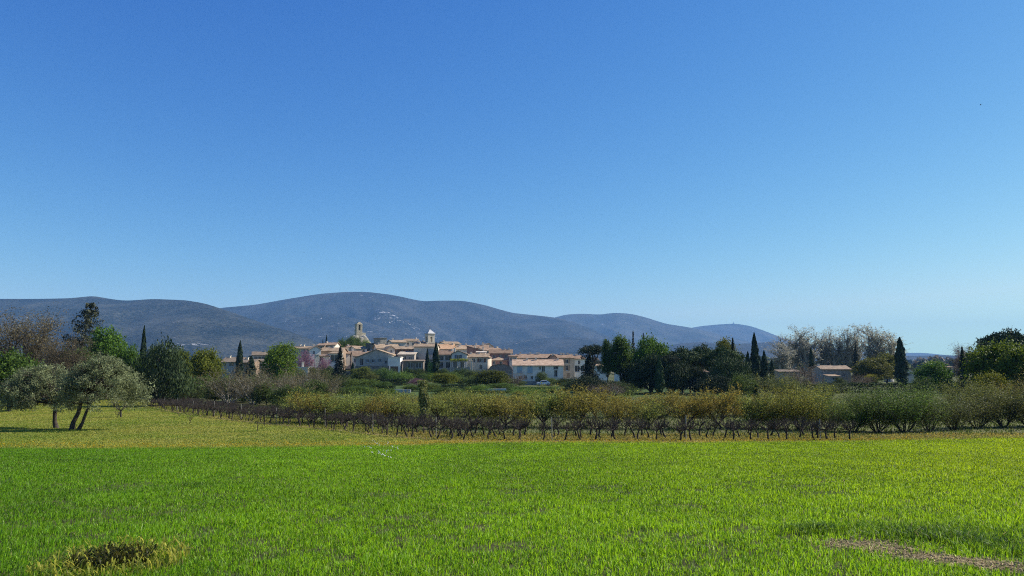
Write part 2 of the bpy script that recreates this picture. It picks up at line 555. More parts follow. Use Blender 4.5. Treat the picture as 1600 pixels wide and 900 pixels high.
def mk_twiggy(nm, seeds, H, cfg, stems, spread, r, L, leaf_n, leaf_size, c1, c2, bark, mat=None, trunk_h=0, up=.3, jitter=.05):
    """bare or budding trees: a real branch structure, with buds or small leaves on the last twigs"""
    vs_ = []
    for s in seeds:
        rnd = random.Random(s); rs = np.random.RandomState(s)
        thick, thin, tips = [], [], []
        top = Vector((0, 0, -.1))
        if trunk_h:
            t1 = Vector((rnd.uniform(-.06, .06), rnd.uniform(-.06, .06), trunk_h * .5)); t2 = Vector((rnd.uniform(-.1, .1), rnd.uniform(-.1, .1), trunk_h))
            thick += [(0, 0, -.1, *t1, r * 1.6, r * 1.25), (*t1, *t2, r * 1.25, r * 1.2)]
            top = t2
        for k in range(stems):
            a = 6.283 * k / stems + rnd.uniform(-.4, .4)
            sp = spread * rnd.uniform(.6, 1.2)
            if trunk_h == 0: st = Vector((math.cos(a) * .15, math.sin(a) * .15, -.08))
            else: st = top
            grow(rnd, st, Vector((math.cos(a) * sp, math.sin(a) * sp, 1)), r * rnd.uniform(.7, 1), L * rnd.uniform(.85, 1.15), 0, cfg, thick, thin, tips)
        T = np.array(tips)
        zz = max(T[:, 2].max(), .1); W0 = np.percentile(np.abs(T[:, :2]), 97) * 2
        idx = rs.randint(0, len(T), leaf_n)
        P = T[idx, :3] + rs.normal(size=(leaf_n, 3)) * jitter
        me = leaves_mesh("crown", rs, P, leaf_size, mixcol(rs, leaf_n, c1, c2, .2), mat or M_LEAF, .5, (0, 0, 1.), up)
        tr = wood_mesh("trunk", thick, thin, bark)
        vs_.append((me, tr, zz, W0))
    kind(nm, vs_)

def place(kn, px, py_top, wpx, Y, label, cat="tree", group=None, name=None, tint=(1, 1, 1), rz=None, var=None, py_base=None, ttint=None):
    vr = KINDS[kn]; k = (int(px) if var is None else var) % len(vr)
    cr, tr, H0, W0 = vr[k]
    X = xat(px, Y); zb = G(X, Y)
    H = at(px, py_top, Y).z - zb
    W = wpx / F * Y
    root = empty(name or kn, (X, Y, zb), (px * 1.7) % 6.28 if rz is None else rz, label, cat, group)
    root.scale = (W / W0, W / W0, H / H0)
    link("crown", cr, root, tint)
    link("trunk", tr, root, ttint or (1, 1, 1))
    return root

# ------------------------------------------------------------------ key lines of the plan
def px_line(pts):
    return [hit(*p) for p in pts]
# far edge of the barley, in world coordinates
EDGE = px_line([(-250, 702), (0, 700), (300, 701), (600, 697), (760, 692), (1000, 692), (1300, 690), (1600, 683)])
ex = [p[0] for p in EDGE] ; ey = [p[1] for p in EDGE]
ex = [-60] + ex + [60]; ey = [ey[0]] + ey + [ey[-1] + 1]
def edge_y(x): return np.interp(x, ex, ey)
# foot of the first vine row
VROW = px_line([(232, 634), (300, 647), (400, 659), (500, 668), (600, 679), (700, 687), (800, 688), (1000, 688), (1180, 688), (1330, 688)])
vx = [p[0] for p in VROW]; vy = [p[1] for p in VROW]
def vine_y(x): return np.interp(x, [-70] + vx + [60], [vy[0] + 45] + vy + [vy[-1] + 2])
print("edge", [tuple(round(c, 1) for c in p) for p in EDGE], "vines", [tuple(round(c, 1) for c in p) for p in VROW])

def ground_zone(x, y):
    n1 = fbm(x / 3.0, y / 3.0, 4, 21); n2 = fbm(x / 22, y / 22, 3, 33); n3 = fbm(x / .7, y / .7, 2, 3)
    c = np.zeros(x.shape + (3,))
    def st(mask, c1, c2, t):
        t = t[..., None]; cc = np.array(c1) * (1 - t) + np.array(c2) * t
        c[mask] = cc[mask]
    allm = np.ones(x.shape, bool)
    st(allm, (.055, .075, .022), (.12, .12, .05), np.clip(n1 * 1.2 - .1, 0, 1))
    far = y > 420
    st(far, (.045, .062, .024), (.16, .15, .07), np.clip(fbm(x / 90, y / 160, 3, 8) * 2.2 - .6, 0, 1))
    ve = vine_y(x); be = edge_y(x)
    st((y > ve - .5) & (y < ve + 26) & (y < 112), (.10, .085, .045), (.13, .15, .045), n1)
    mead = (y > be) & (y < ve - .2 + .5 * (n1 - .5)) & (y < 118)
    st(mead, (.16, .18, .03), (.29, .25, .07), np.clip(n1 * .7 + n2 * .8 - .25, 0, 1))
    strip = (np.abs(y - ve + 1.0) < .75 + .8 * (n1 - .5)) & (x < 60) & (y < 110)
    st(strip, (.20, .125, .06), (.25, .17, .09), n3)
    st(y < be + .25 * (n1 - .5), (.040, .052, .014), (.085, .08, .035), n3)
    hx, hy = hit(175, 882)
    st(((x - hx - .04) / .34) ** 2 + ((y - hy) / .42) ** 2 < .6 + .9 * n3, (.010, .012, .005), (.022, .020, .010), n3)  # near-black soil colour paints the weed hollow's shade; the ground has no dip
    gard = (y > 128) & (y < 200) & (x > -60) & (x < 42)
    st(gard, (.04, .065, .02), (.08, .12, .03), np.clip(n1 * 1.3 - .2, 0, 1))
    st((y > 118) & (y < 170) & (x > 70), (.06, .09, .02), (.12, .15, .04), n1)
    return c

def graded(lo, hi, steps):
    """coordinates from lo to hi with given (limit, step) list"""
    out = [lo]; v = lo
    for lim, st in steps:
        while v < lim - 1e-6:
            v = min(lim, v + st); out.append(v)
    k = (out[-1] - out[-2])
    while v < hi:
        k *= 1.16; v += k; out.append(v)
    return np.array(out)

ys = graded(-30, 10000, [(2, 2), (60, .35), (125, .8), (260, 3), (420, 8)])
xp = graded(0, 10000, [(40, .6), (110, 1.5), (240, 5)])
xs = np.concatenate([-xp[:0:-1], xp])
X, Y = np.meshgrid(xs, ys)
Z = g(X, Y)
nx, ny = len(xs), len(ys)
I = np.arange(nx * ny).reshape(ny, nx)
Q = np.stack([I[:-1, :-1], I[:-1, 1:], I[1:, 1:], I[1:, :-1]], -1).reshape(-1, 4)
V = np.stack([X, Y, Z], -1).reshape(-1, 3)
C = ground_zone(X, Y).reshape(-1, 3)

def ground_mat():
    m, n, p = nodes("earth_and_turf")
    a = N(n, "ShaderNodeAttribute", attribute_name="col")
    tc = N(n, "ShaderNodeTexCoord")
    nz = N(n, "ShaderNodeTexNoise"); nz.inputs["Scale"].default_value = 7; nz.inputs["Detail"].default_value = 8; nz.inputs["Roughness"].default_value = .7
    n.links.new(tc.outputs["Object"], nz.inputs[0])
    mr = N(n, "ShaderNodeMapRange"); mr.inputs["From Min"].default_value = .3; mr.inputs["From Max"].default_value = .7
    mr.inputs["To Min"].default_value = .55; mr.inputs["To Max"].default_value = 1.45
    n.links.new(nz.outputs[0], mr.inputs[0])
    mx = N(n, "ShaderNodeMix", data_type='RGBA', blend_type='MULTIPLY'); mx.inputs[0].default_value = 1
    n.links.new(a.outputs[0], mx.inputs[6]); n.links.new(mr.outputs[0], mx.inputs[7])
    n.links.new(mx.outputs[2], p.inputs["Base Color"])
    p.inputs["Roughness"].default_value = .95; p.inputs["Specular IOR Level"].default_value = .1
    b = N(n, "ShaderNodeBump"); b.inputs["Strength"].default_value = .8; b.inputs["Distance"].default_value = .06
    n.links.new(nz.outputs[0], b.inputs["Height"]); n.links.new(b.outputs[0], p.inputs["Normal"])
    return m
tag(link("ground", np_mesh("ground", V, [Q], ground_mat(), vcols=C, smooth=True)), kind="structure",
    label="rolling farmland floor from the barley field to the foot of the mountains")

# ------------------------------------------------------------------ mountains
def hill_mat(name, c1, c2, tree_scale, rock, rockc=(.42, .40, .38)):
    m, n, p = nodes(name)
    tc = N(n, "ShaderNodeTexCoord")
    n1 = N(n, "ShaderNodeTexNoise"); n1.inputs["Scale"].default_value = .004; n1.inputs["Detail"].default_value = 5
    vo = N(n, "ShaderNodeTexVoronoi"); vo.inputs["Scale"].default_value = tree_scale
    n2 = N(n, "ShaderNodeTexNoise"); n2.inputs["Scale"].default_value = tree_scale; n2.inputs["Detail"].default_value = 4; n2.inputs["Roughness"].default_value = .8
    n3 = N(n, "ShaderNodeTexNoise"); n3.inputs["Scale"].default_value = .022; n3.inputs["Detail"].default_value = 9; n3.inputs["Roughness"].default_value = .68
    n3.inputs["Distortion"].default_value = .8
    n4 = N(n, "ShaderNodeTexNoise"); n4.inputs["Scale"].default_value = .0013; n4.inputs["Detail"].default_value = 3
    for q in (n1, vo, n2, n3, n4): n.links.new(tc.outputs["Object"], q.inputs[0])
    cr = N(n, "ShaderNodeValToRGB")
    cr.color_ramp.elements[0].position = .45; cr.color_ramp.elements[0].color = (*c1, 1)
    cr.color_ramp.elements[1].position = .60; cr.color_ramp.elements[1].color = (*c2, 1)
    ad = N(n, "ShaderNodeMath", operation='MULTIPLY_ADD'); ad.inputs[1].default_value = .62
    n.links.new(n2.outputs[0], ad.inputs[0])
    h = N(n, "ShaderNodeMath", operation='MULTIPLY'); h.inputs[1].default_value = .4
    n.links.new(n1.outputs[0], h.inputs[0]); n.links.new(h.outputs[0], ad.inputs[2])
    n.links.new(ad.outputs[0], cr.inputs[0])
    # bare limestone where two noises agree
    sm = N(n, "ShaderNodeMath", operation='MULTIPLY_ADD'); sm.inputs[1].default_value = .62
    n.links.new(n4.outputs[0], sm.inputs[0]); n.links.new(n3.outputs[0], sm.inputs[2])
    rr = N(n, "ShaderNodeMapRange"); rr.inputs["From Min"].default_value = rock; rr.inputs["From Max"].default_value = rock + .035
    n.links.new(sm.outputs[0], rr.inputs[0])
    mx = N(n, "ShaderNodeMix", data_type='RGBA'); mx.inputs[7].default_value = (*rockc, 1)
    n.links.new(rr.outputs[0], mx.inputs[0]); n.links.new(cr.outputs[0], mx.inputs[6])
    n.links.new(mx.outputs[2], p.inputs["Base Color"])
    p.inputs["Roughness"].default_value = .95; p.inputs["Specular IOR Level"].default_value = .05
    b = N(n, "ShaderNodeBump"); b.inputs["Strength"].default_value = .9; b.inputs["Distance"].default_value = 9
    n.links.new(n2.outputs[0], b.inputs["Height"]); n.links.new(b.outputs[0], p.inputs["Normal"])
    return m

def ridge(name, crest, foot, mat, seed, spur=.10, nt=150, step=4, conv=.85, label=None, back=1.35, wl=5.0):
    """crest: (px, py, distance) of the skyline, foot: distance where the slope meets the plain"""
    c = np.array(crest, float)
    px = np.arange(c[0, 0], c[-1, 0] + 1, step)
    # smooth interpolation
    def sm(col, k):
        v = np.interp(px, c[:, 0], c[:, col])
        ker = np.hanning(k + 2)[1:-1]; ker /= ker.sum()
        return np.convolve(np.pad(v, k // 2, mode='edge'), ker, 'valid')[:len(px)]
    py = sm(1, 9); D = sm(2, 25)
    b = (450 - py) / F
    zc = CAMZ + D * (SP + b * CP) / (CP - b * SP)
    tanx = (px - 800) / F / (CP - b * SP)
    Ft = np.interp(px, [f[0] for f in foot], [f[1] for f in foot])
    t = np.concatenate([np.linspace(0, 1, nt), np.linspace(1, back, 30)[1:]])
    T, TX = np.meshgrid(t, tanx, indexing='ij')
    Yd = Ft + (D - Ft) * T
    Xd = TX * Yd
    prof = np.where(T <= 1, (Yd / D) * np.sin(np.clip(T, 0, 1) * np.pi / 2) ** conv, 1 - ((T - 1) / (back - 1)) ** 1.6 * .75)
    amp = np.sin(np.pi * np.clip(T, 0, 1)) ** .8
    u = np.broadcast_to(px / 100.0 * wl, T.shape)
    sp_ = fbm(Xd / 520 + 1.5 * fbm(Xd / 900, Yd / 900, 2, seed + 4), Yd / 1500, 4, seed) * 1.6 - .3
    fine = fbm(Xd / 260, Yd / 260, 5, seed + 7) - .5
    Zd = -8 + (zc + 8) * prof + (zc * spur) * amp * np.minimum(sp_ - 1.0, 0) + np.clip(zc, 0, 1e9) * .07 * (amp * (fine - .25) + .02 * fine)
    n_r, n_c = T.shape
    I = np.arange(n_r * n_c).reshape(n_r, n_c)
    Q = np.stack([I[:-1, :-1], I[:-1, 1:], I[1:, 1:], I[1:, :-1]], -1).reshape(-1, 4)
    me = np_mesh(name, np.stack([Xd, Yd, Zd], -1).reshape(-1, 3), [Q], mat, smooth=True)
    tag(link(name, me), kind="structure", label=label)

M_HA = hill_mat("oak_scrub_near", (.006, .010, .006), (.070, .068, .048), .06, 1.02)
M_HB = hill_mat("oak_scrub_far", (.008, .012, .010), (.056, .054, .044), .045, 1.012)
M_HC = hill_mat("far_forest", (.022, .028, .018), (.075, .072, .055), .03, 1.02)
ridge("mountain", [(-500, 478, 4300), (-200, 470, 4300), (0, 467, 4300), (60, 467, 4300), (110, 466, 4300), (147, 462, 4300), (165, 466, 4250), (195, 470, 4200), (240, 467, 4100), (290, 469, 4000), (320, 474, 3900),
                   (348, 483, 3800), (380, 494, 3700), (420, 508, 3600), (460, 520, 3500), (500, 536, 3400), (560, 552, 3200), (640, 570, 3000)],
      [(-500, 2700), (640, 2400)], M_HA, 3, .38, label="dark scrub covered slope with white rock scars at the left", wl=4)
ridge("mountain", [(60, 520, 5800), (200, 500, 5900), (300, 488, 6000), (345, 481, 6100), (400, 476, 6200), (450, 467, 6200), (500, 459, 6200), (540, 456, 6200), (575, 456, 6200), (615, 461, 6200), (660, 471, 6300),
                   (690, 469.5, 6400), (725, 470, 6500), (755, 476, 6600), (800, 489, 6700), (850, 494, 6700), (880, 498, 6600), (910, 508, 6500), (940, 521, 6400), (975, 536, 6300), (1020, 550, 6200), (1090, 566, 6200)],
      [(60, 4000), (1090, 4400)], M_HB, 11, .40, label="broad rounded mountain dome with forested spurs behind the village", wl=3.2)
ridge("hills", [(330, 560, 4600), (380, 532, 4800), (420, 512, 4900), (455, 498, 5000), (490, 491, 5100), (525, 490, 5100), (560, 499, 5100), (600, 512, 5000), (660, 526, 5000), (740, 540, 4900), (820, 562, 4800)],
      [(330, 3800), (820, 4000)], M_HB, 61, .32, label="dark forested spur in front of the broad dome", wl=3)
ridge("hills", [(640, 568, 4600), (700, 553, 4700), (770, 538, 4800), (830, 530, 4900), (890, 526, 4900), (930, 530, 4900), (980, 541, 4800), (1040, 556, 4800), (1090, 568, 4700)],
      [(640, 3900), (1090, 4000)], M_HB, 67, .2, label="low dark spur below the right end of the broad dome", wl=3)
ridge("mountain", [(780, 530, 8600), (840, 502, 8600), (860, 498, 8600), (885, 491, 8700), (915, 490, 8700), (936, 492, 8600), (958, 488.5, 8500), (985, 490, 8500), (1010, 496, 8500), (1040, 506, 8600), (1075, 511, 8600), (1110, 519, 8700),
                   (1150, 530, 8700), (1200, 540, 8700), (1240, 552, 8700), (1300, 568, 8700)],
      [(780, 6900), (1300, 7000)], M_HC, 23, .30, label="blue mountain shoulder right of the broad dome", wl=2.4)
ridge("mountain", [(1000, 530, 11000), (1060, 517, 11000), (1090, 510, 11000), (1120, 507, 11000), (1150, 505.5, 11000), (1172, 509, 11000), (1195, 517, 11000), (1222, 528, 11000), (1260, 538, 11000), (1330, 548, 11000), (1400, 552, 11000),
                   (1440, 551, 11000), (1480, 555, 11000), (1560, 560, 11000), (1700, 563, 11000), (1900, 560, 11000), (2200, 566, 11000)],
      [(1000, 9000), (2200, 9500)], M_HC, 31, .14, label="palest farthest summit on the right skyline", wl=2, back=1.2)
ridge("hills", [(880, 566, 5000), (960, 556, 5000), (1010, 546, 5100), (1060, 537, 5200), (1095, 534, 5200), (1130, 538, 5200), (1180, 536, 5200), (1215, 533, 5200), (1245, 539, 5200), (1300, 549, 5200), (1360, 556, 5200),
                (1420, 556, 5200), (1480, 555, 5200), (1540, 558, 5200), (1640, 557, 5200), (1800, 554, 5200), (2100, 550, 5200)],
      [(880, 4000), (2100, 4000)], M_HB, 47, .14, label="low dark wooded foothills under the farthest summit", wl=3)

# the air between here and the mountains
def haze():
    b = MB().box(-13000, 13000, -1500, 11900, -60, 700)
    m = bpy.data.materials.new("blue_air"); m.use_nodes = True
    n = m.node_tree; n.nodes.remove(n.nodes["Principled BSDF"])
    v = N(n, "ShaderNodeVolumePrincipled")
    v.inputs["Color"].default_value = (.27, .55, 1.0, 1)
    v.inputs["Density"].default_value = 7.1e-5
    v.inputs["Anisotropy"].default_value = 0.0
    n.links.new(v.outputs[0], n.nodes["Material Output"].inputs["Volume"])
    tag(b.obj("haze", m), kind="stuff", label="thin blue air before the mountains")
haze()

# ------------------------------------------------------------------ village
TAN, ROSE, DUN = (.45, .36, .26), (.36, .27, .20), (.28, .24, .19)
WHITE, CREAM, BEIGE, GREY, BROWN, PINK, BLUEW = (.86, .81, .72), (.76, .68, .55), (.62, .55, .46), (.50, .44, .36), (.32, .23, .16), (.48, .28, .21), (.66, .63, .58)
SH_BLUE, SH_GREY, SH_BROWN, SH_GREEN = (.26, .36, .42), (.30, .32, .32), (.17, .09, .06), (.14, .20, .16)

def window_part(root, x, z, w_, h_, typ, shc, fy=0.0):
    fr = MB(); t = .09; y0, y1 = fy + .10, fy + .20
    fr.box(x - w_ / 2, x + w_ / 2, y0, y1, z, z + t).box(x - w_ / 2, x + w_ / 2, y0, y1, z + h_ - t, z + h_)
    fr.box(x - w_ / 2, x - w_ / 2 + t, y0, y1, z + t, z + h_ - t).box(x + w_ / 2 - t, x + w_ / 2, y0, y1, z + t, z + h_ - t)
    fr.box(x - t / 2, x + t / 2, y0 + .01, y1 - .01, z + t, z + h_ - t)
    fr.box(x - w_ / 2 - .08, x + w_ / 2 + .08, fy - .08, fy - .003, z - .12, z - .01)
    f = fr.obj("window", M_WOOD, root, (.55, .53, .5))
    MB().box(x - w_ / 2 + .01, x + w_ / 2 - .01, y1 + .01, y1 + .05, z + .01, z + h_ - .01).obj("pane", M_GLASS, f)
    if typ == 's':
        for s in (-1, 1):
            a, b = sorted((x + s * (w_ / 2 + .03), x + s * (w_ + .0)))
            MB().box(a, b, fy - .07, fy - .02, z, z + h_).obj("shutter", M_WOOD, f, shc)
    elif typ == 'c':
        for s in (-1, 1):
            a, b = sorted((x + s * .01, x + s * w_ / 2))
            MB().box(a, b, fy - .05, fy + .03, z + .01, z + h_ - .01).obj("shutter", M_WOOD, f, shc)
    return f

def door_part(root, x, z, w_, h_, c):
    d = MB().box(x - w_ / 2, x + w_ / 2, .12, .2, z, z + h_).obj("door", M_WOOD, root, c)
    MB().box(x + w_ * .3, x + w_ * .34, .07, .117, z + 1.0, z + 1.12).obj("handle", M_WOOD, d, (.1, .1, .1))

HOUSES = {}
def H(px0, px1, eave, ridge, Y, kd, wall, label, win=(), chim=(), rot=0, depth=8.0, roof=TAN, xr=.5, stone=False, shc=SH_GREY, name="village_house", cat="house", group="houses of the village", door=None, o=.35, eave_r=None):
    if rot == 0 and Y >= 252 and kd in ('long', 'shed') and (px1 - px0) < 34: rot = [0, 24, 30, 18][int(px0 + eave) % 4]
    if kd in ('long', 'shed') and Y > 240: eave = eave - .2 * (eave - ridge)
    rz = math.radians(rot)
    xa, xb = xat(px0, Y), xat(px1, Y)
    W = (xb - xa) / math.cos(rz)
    cx = (xa + xb) / 2
    corners = [(cx + math.cos(rz) * u - math.sin(rz) * v, Y + math.sin(rz) * u + math.cos(rz) * v) for u in (-W / 2, W / 2) for v in (0, depth)]
    zb = min(G(*c) for c in corners) - .3
    ze = at(800, eave, Y).z - zb; zr = at(800, ridge, Y).z - zb
    zer = at(800, eave_r, Y).z - zb if eave_r else ze
    root = empty(name, (cx, Y, zb), rz, label, cat, group)
    h = W / 2; D = depth
    wm = M_STONE if stone else M_WALL
    # facade with real openings
    ops = []
    for wdef in win:
        p, q, ww, hh = wdef[:4]; typ = wdef[4] if len(wdef) > 4 else ''
        x = (xat(p, Y) - cx) / math.cos(rz); zc = at(800, q, Y).z - zb
        x = max(-h + ww / 2 + .15, min(h - ww / 2 - .15, x))
        z0 = zc - hh / 2
        z0 = min(z0, min(ze, zer) - hh - .12)
        if z0 > .2: ops.append((x, z0, ww, hh, typ))
    if door:
        x = (xat(door[0], Y) - cx) / math.cos(rz)
        x = max(-h + door[1] / 2 + .15, min(h - door[1] / 2 - .15, x))
        ops.append((x, .35, door[1], door[2], 'door'))
    z_fac = min(ze, zer)
    good = []
    for a in ops:
        if all(abs(a[0] - b[0]) > (a[2] + b[2]) / 2 + .05 or abs(a[1] + a[3] / 2 - b[1] - b[3] / 2) > (a[3] + b[3]) / 2 + .05 for b in good): good.append(a)
    ops = good
    X_ = sorted({-h, h, *[a[0] - a[2] / 2 for a in ops], *[a[0] + a[2] / 2 for a in ops]})
    Z_ = sorted({0.0, z_fac, *[a[1] for a in ops], *[a[1] + a[3] for a in ops]})
    m = MB()
    for i in range(len(X_) - 1):
        for j in range(len(Z_) - 1):
            mx_, mz = (X_[i] + X_[i + 1]) / 2, (Z_[j] + Z_[j + 1]) / 2
            if any(abs(mx_ - a[0]) < a[2] / 2 and a[1] < mz < a[1] + a[3] for a in ops): continue
            m.poly([(X_[i], 0, Z_[j]), (X_[i + 1], 0, Z_[j]), (X_[i + 1], 0, Z_[j + 1]), (X_[i], 0, Z_[j + 1])])
    for a in ops:
        x0, x1, z0, z1 = a[0] - a[2] / 2, a[0] + a[2] / 2, a[1], a[1] + a[3]; r = .26
        m.poly([(x0, 0, z0), (x0, 0, z1), (x0, r, z1), (x0, r, z0)]); m.poly([(x1, 0, z1), (x1, 0, z0), (x1, r, z0), (x1, r, z1)])
        m.poly([(x0, 0, z1), (x1, 0, z1), (x1, r, z1), (x0, r, z1)]); m.poly([(x1, 0, z0), (x0, 0, z0), (x0, r, z0), (x1, r, z0)])
        m.poly([(x0, r, z0), (x0, r, z1), (x1, r, z1), (x1, r, z0)])
    rf = MB(); T = .22; e = .05
    if kd == 'long':
        sl = (zr - ze) / (D / 2)
        for s in (-1, 1):
            pts = [(s * h, 0, 0), (s * h, D, 0), (s * h, D, ze), (s * h, D / 2, zr), (s * h, 0, ze)]
            m.poly(pts if s > 0 else pts[::-1])
        m.poly([(h, D, 0), (-h, D, 0), (-h, D, ze), (h, D, ze)])
        rf.slab([(-h - o, -o, ze - sl * o + T), (h + o, -o, ze - sl * o + T), (h + o, D / 2, zr + T), (-h - o, D / 2, zr + T)], T - e)
        rf.slab([(h + o, D + o, ze - sl * o + T), (-h - o, D + o, ze - sl * o + T), (-h - o, D / 2, zr + T + .01), (h + o, D / 2, zr + T + .01)], T - e)
        rh = lambda x, y: ze + sl * (D / 2 - abs(y - D / 2))
    elif kd in ('gable', 'arch'):
        xm = -h + W * xr
        if kd == 'arch':
            prof = [(-h + W * k / 12, ze + (zr - ze) * math.sqrt(max(0, 1 - (2 * k / 12 - 1) ** 2)) ** .9) for k in range(13)]
        else:
            prof = [(-h, ze), (xm, zr), (h, zer)]
        top = [(h, z_fac)] + [(x, z) for x, z in prof[::-1]] + [(-h, z_fac)]
        tp = []
        for p in top:
            if not tp or (abs(p[0] - tp[-1][0]) > 1e-6 or abs(p[1] - tp[-1][1]) > 1e-6): tp.append(p)
        if tp[0] == tp[-1]: tp = tp[:-1]
        m.poly([(x, 0, z) for x, z in tp][::-1][::-1] )
        m.poly([(x, D, z) for x, z in [(-h, 0), (h, 0)] + [p for p in prof[::-1]]][::-1])
        m.poly([(h, 0, 0), (h, D, 0), (h, D, zer), (h, 0, zer)]); m.poly([(-h, D, 0), (-h, 0, 0), (-h, 0, ze), (-h, D, ze)])
        P2 = list(prof)
        s0 = (P2[1][1] - P2[0][1]) / (P2[1][0] - P2[0][0]); s1 = (P2[-2][1] - P2[-1][1]) / (P2[-1][0] - P2[-2][0])
        if kd == 'gable':
            P2[0] = (P2[0][0] - o, P2[0][1] - s0 * o); P2[-1] = (P2[-1][0] + o, P2[-1][1] - s1 * o)
        for a, b in zip(P2[:-1], P2[1:]):
            rf.slab([(a[0], -o, a[1] + T), (b[0], -o, b[1] + T), (b[0], D + o, b[1] + T), (a[0], D + o, a[1] + T)], T - e)
        rh = lambda x, y: np.interp(x, [p[0] for p in prof], [p[1] for p in prof])
    elif kd == 'shed':
        sl = (zr - ze) / D
        for s in (-1, 1):
            pts = [(s * h, 0, 0), (s * h, D, 0), (s * h, D, zr), (s * h, 0, ze)]
            m.poly(pts if s > 0 else pts[::-1])
        m.poly([(h, D, 0), (-h, D, 0), (-h, D, zr), (h, D, zr)])
        rf.slab([(-h - o, -o, ze - sl * o + T), (h + o, -o, ze - sl * o + T), (h + o, D + o, zr + sl * o + T), (-h - o, D + o, zr + sl * o + T)], T - e)
        rh = lambda x, y: ze + sl * y
    elif kd == 'shedx':
        sl = (zer - ze) / W
        zf = min(ze, zer); hi = max(ze, zer)
        m.poly([(-h, 0, zf), (h, 0, zf)] + ([(-h, 0, hi)] if ze > zer else [(h, 0, hi)]))
        m.poly([(h, D, 0), (-h, D, 0), (-h, D, ze), (h, D, zer)])
        m.poly([(h, 0, 0), (h, D, 0), (h, D, zer), (h, 0, zer)]); m.poly([(-h, D, 0), (-h, 0, 0), (-h, 0, ze), (-h, D, ze)])
        rf.slab([(-h - o, -o, ze - sl * o + T), (h + o, -o, zer + sl * o + T), (h + o, D + o, zer + sl * o + T), (-h - o, D + o, ze - sl * o + T)], T - e)
        rh = lambda x, y: ze + sl * (x + h)
    elif kd == 'hip':
        m.poly([(h, D, 0), (-h, D, 0), (-h, D, ze), (h, D, ze)])
        m.poly([(h, 0, 0), (h, D, 0), (h, D, ze), (h, 0, ze)]); m.poly([(-h, D, 0), (-h, 0, 0), (-h, 0, ze), (-h, D, ze)])
        a = max(0.05, h - D / 2); zz = ze + T - .1
        A, B, C_, D_ = (-h - o, -o, zz), (h + o, -o, zz), (h + o, D + o, zz), (-h - o, D + o, zz); R1, R2 = (-a, D / 2, zr + T), (a, D / 2, zr + T)
        rf.slab([A, B, R2, R1], .1); rf.slab([C_, D_, R1, R2], .1); rf.slab([B, C_, R2], .1); rf.slab([D_, A, R1], .1)
        rh = lambda x, y: ze + (zr - ze) * .7
    else:
        m.poly([(h, D, 0), (-h, D, 0), (-h, D, ze), (h, D, ze)])
        m.poly([(h, 0, 0), (h, D, 0), (h, D, ze), (h, 0, ze)]); m.poly([(-h, D, 0), (-h, 0, 0), (-h, 0, ze), (-h, D, ze)])
        oo = min(o, .2)
        rf.box(-h - oo, h + oo, -oo, D + oo, ze + .01, ze + .2)
        rh = lambda x, y: ze
    m.obj("wall", wm, root, wall)
    rj = random.Random(int(px0 * 7 + ridge)); k = rj.uniform(.85, 1.12)
    ro = rf.obj("roof", M_ROOF if kd != 'flat' else wm, root, tuple(c * k for c in (roof if kd != 'flat' else wall)))
    for a in ops:
        if a[4] == 'door': door_part(root, *a[:4], door[3])
        else: window_part(root, a[0], a[1], a[2], a[3], a[4], shc)
    for c in chim:
        x = (xat(c[0], Y) - cx) / math.cos(rz); x = max(-h + .5, min(h - .5, x)); y = D * (c[2] if len(c) > 2 else .45)
        z0 = float(rh(x, y)) + .1; z1 = max(z0 + .6, at(800, c[1], Y).z - zb)
        mm = MB().box(x - .28, x + .28, y - .3, y + .3, z0 - .2, z1).box(x - .36, x + .36, y - .38, y + .38, z1 + .003, z1 + .12)
        mm.obj("chimney", M_WALL, ro, CREAM)
    return root, zb, W

V = "houses of the village"
H(300, 308, 571, 569, 190, 'flat', WHITE, "tiny white wall glimpsed between the two yellow-green trees at the left", depth=4)
H(346, 375, 566, 559, 240, 'long', BEIGE, "low stone house with a dun roof, first of the village from the left", [(351, 569, 1, 1.1), (362, 569, 1.6, 1.2), (370, 570, .9, 1)], [(352, 556), (369, 557)], roof=DUN, stone=True)
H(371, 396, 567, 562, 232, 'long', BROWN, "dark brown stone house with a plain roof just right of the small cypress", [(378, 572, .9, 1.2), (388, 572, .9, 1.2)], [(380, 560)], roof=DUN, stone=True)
H(395, 417, 556.5, 550, 252, 'long', GREY, "tall grey house with two roof levels left of the bright green tree", [(400, 560, 1.1, 1.2), (408, 560, 2.2, 1.2)], [(413, 548)], roof=DUN)
H(396, 413, 566, 562, 238, 'shed', WHITE, "white lean-to house front below the tall grey house", [(401, 571, .9, 1.3), (407, 571, .9, 1.3)], depth=4, roof=DUN)
H(456, 485, 546, 541.5, 250, 'long', GREY, "grey two storey house with two chimneys above the first pink blossom", [(463, 550, 1, 1.3, 's'), (477, 550, 1, 1.3, 's')], [(463, 538), (469, 538.5)], roof=TAN)
H(485, 500, 546, 541, 248, 'gable', WHITE, "bright sunlit white gabled house beside the grey two storey house", [(490, 551, .7, 1)], [(492, 538)], rot=24, depth=9, roof=TAN)
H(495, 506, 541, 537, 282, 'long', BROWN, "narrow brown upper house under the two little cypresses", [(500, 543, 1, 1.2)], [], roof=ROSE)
H(504, 523, 540.5, 535.5, 284, 'long', CREAM, "small rose roofed house high at the left of the castle rock", [(509, 543, .9, 1.1), (517, 543, .9, 1.1)], [(506, 533)], roof=ROSE)
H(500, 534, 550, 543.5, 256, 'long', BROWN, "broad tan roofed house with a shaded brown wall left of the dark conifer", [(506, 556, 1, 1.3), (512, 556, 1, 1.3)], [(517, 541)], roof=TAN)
H(514, 530, 553, 550, 240, 'shed', WHITE, "white walled garage with a wide dark opening left of the dark conifer", [(522, 560, 2.3, 2.2)], depth=5, roof=TAN, door=None)
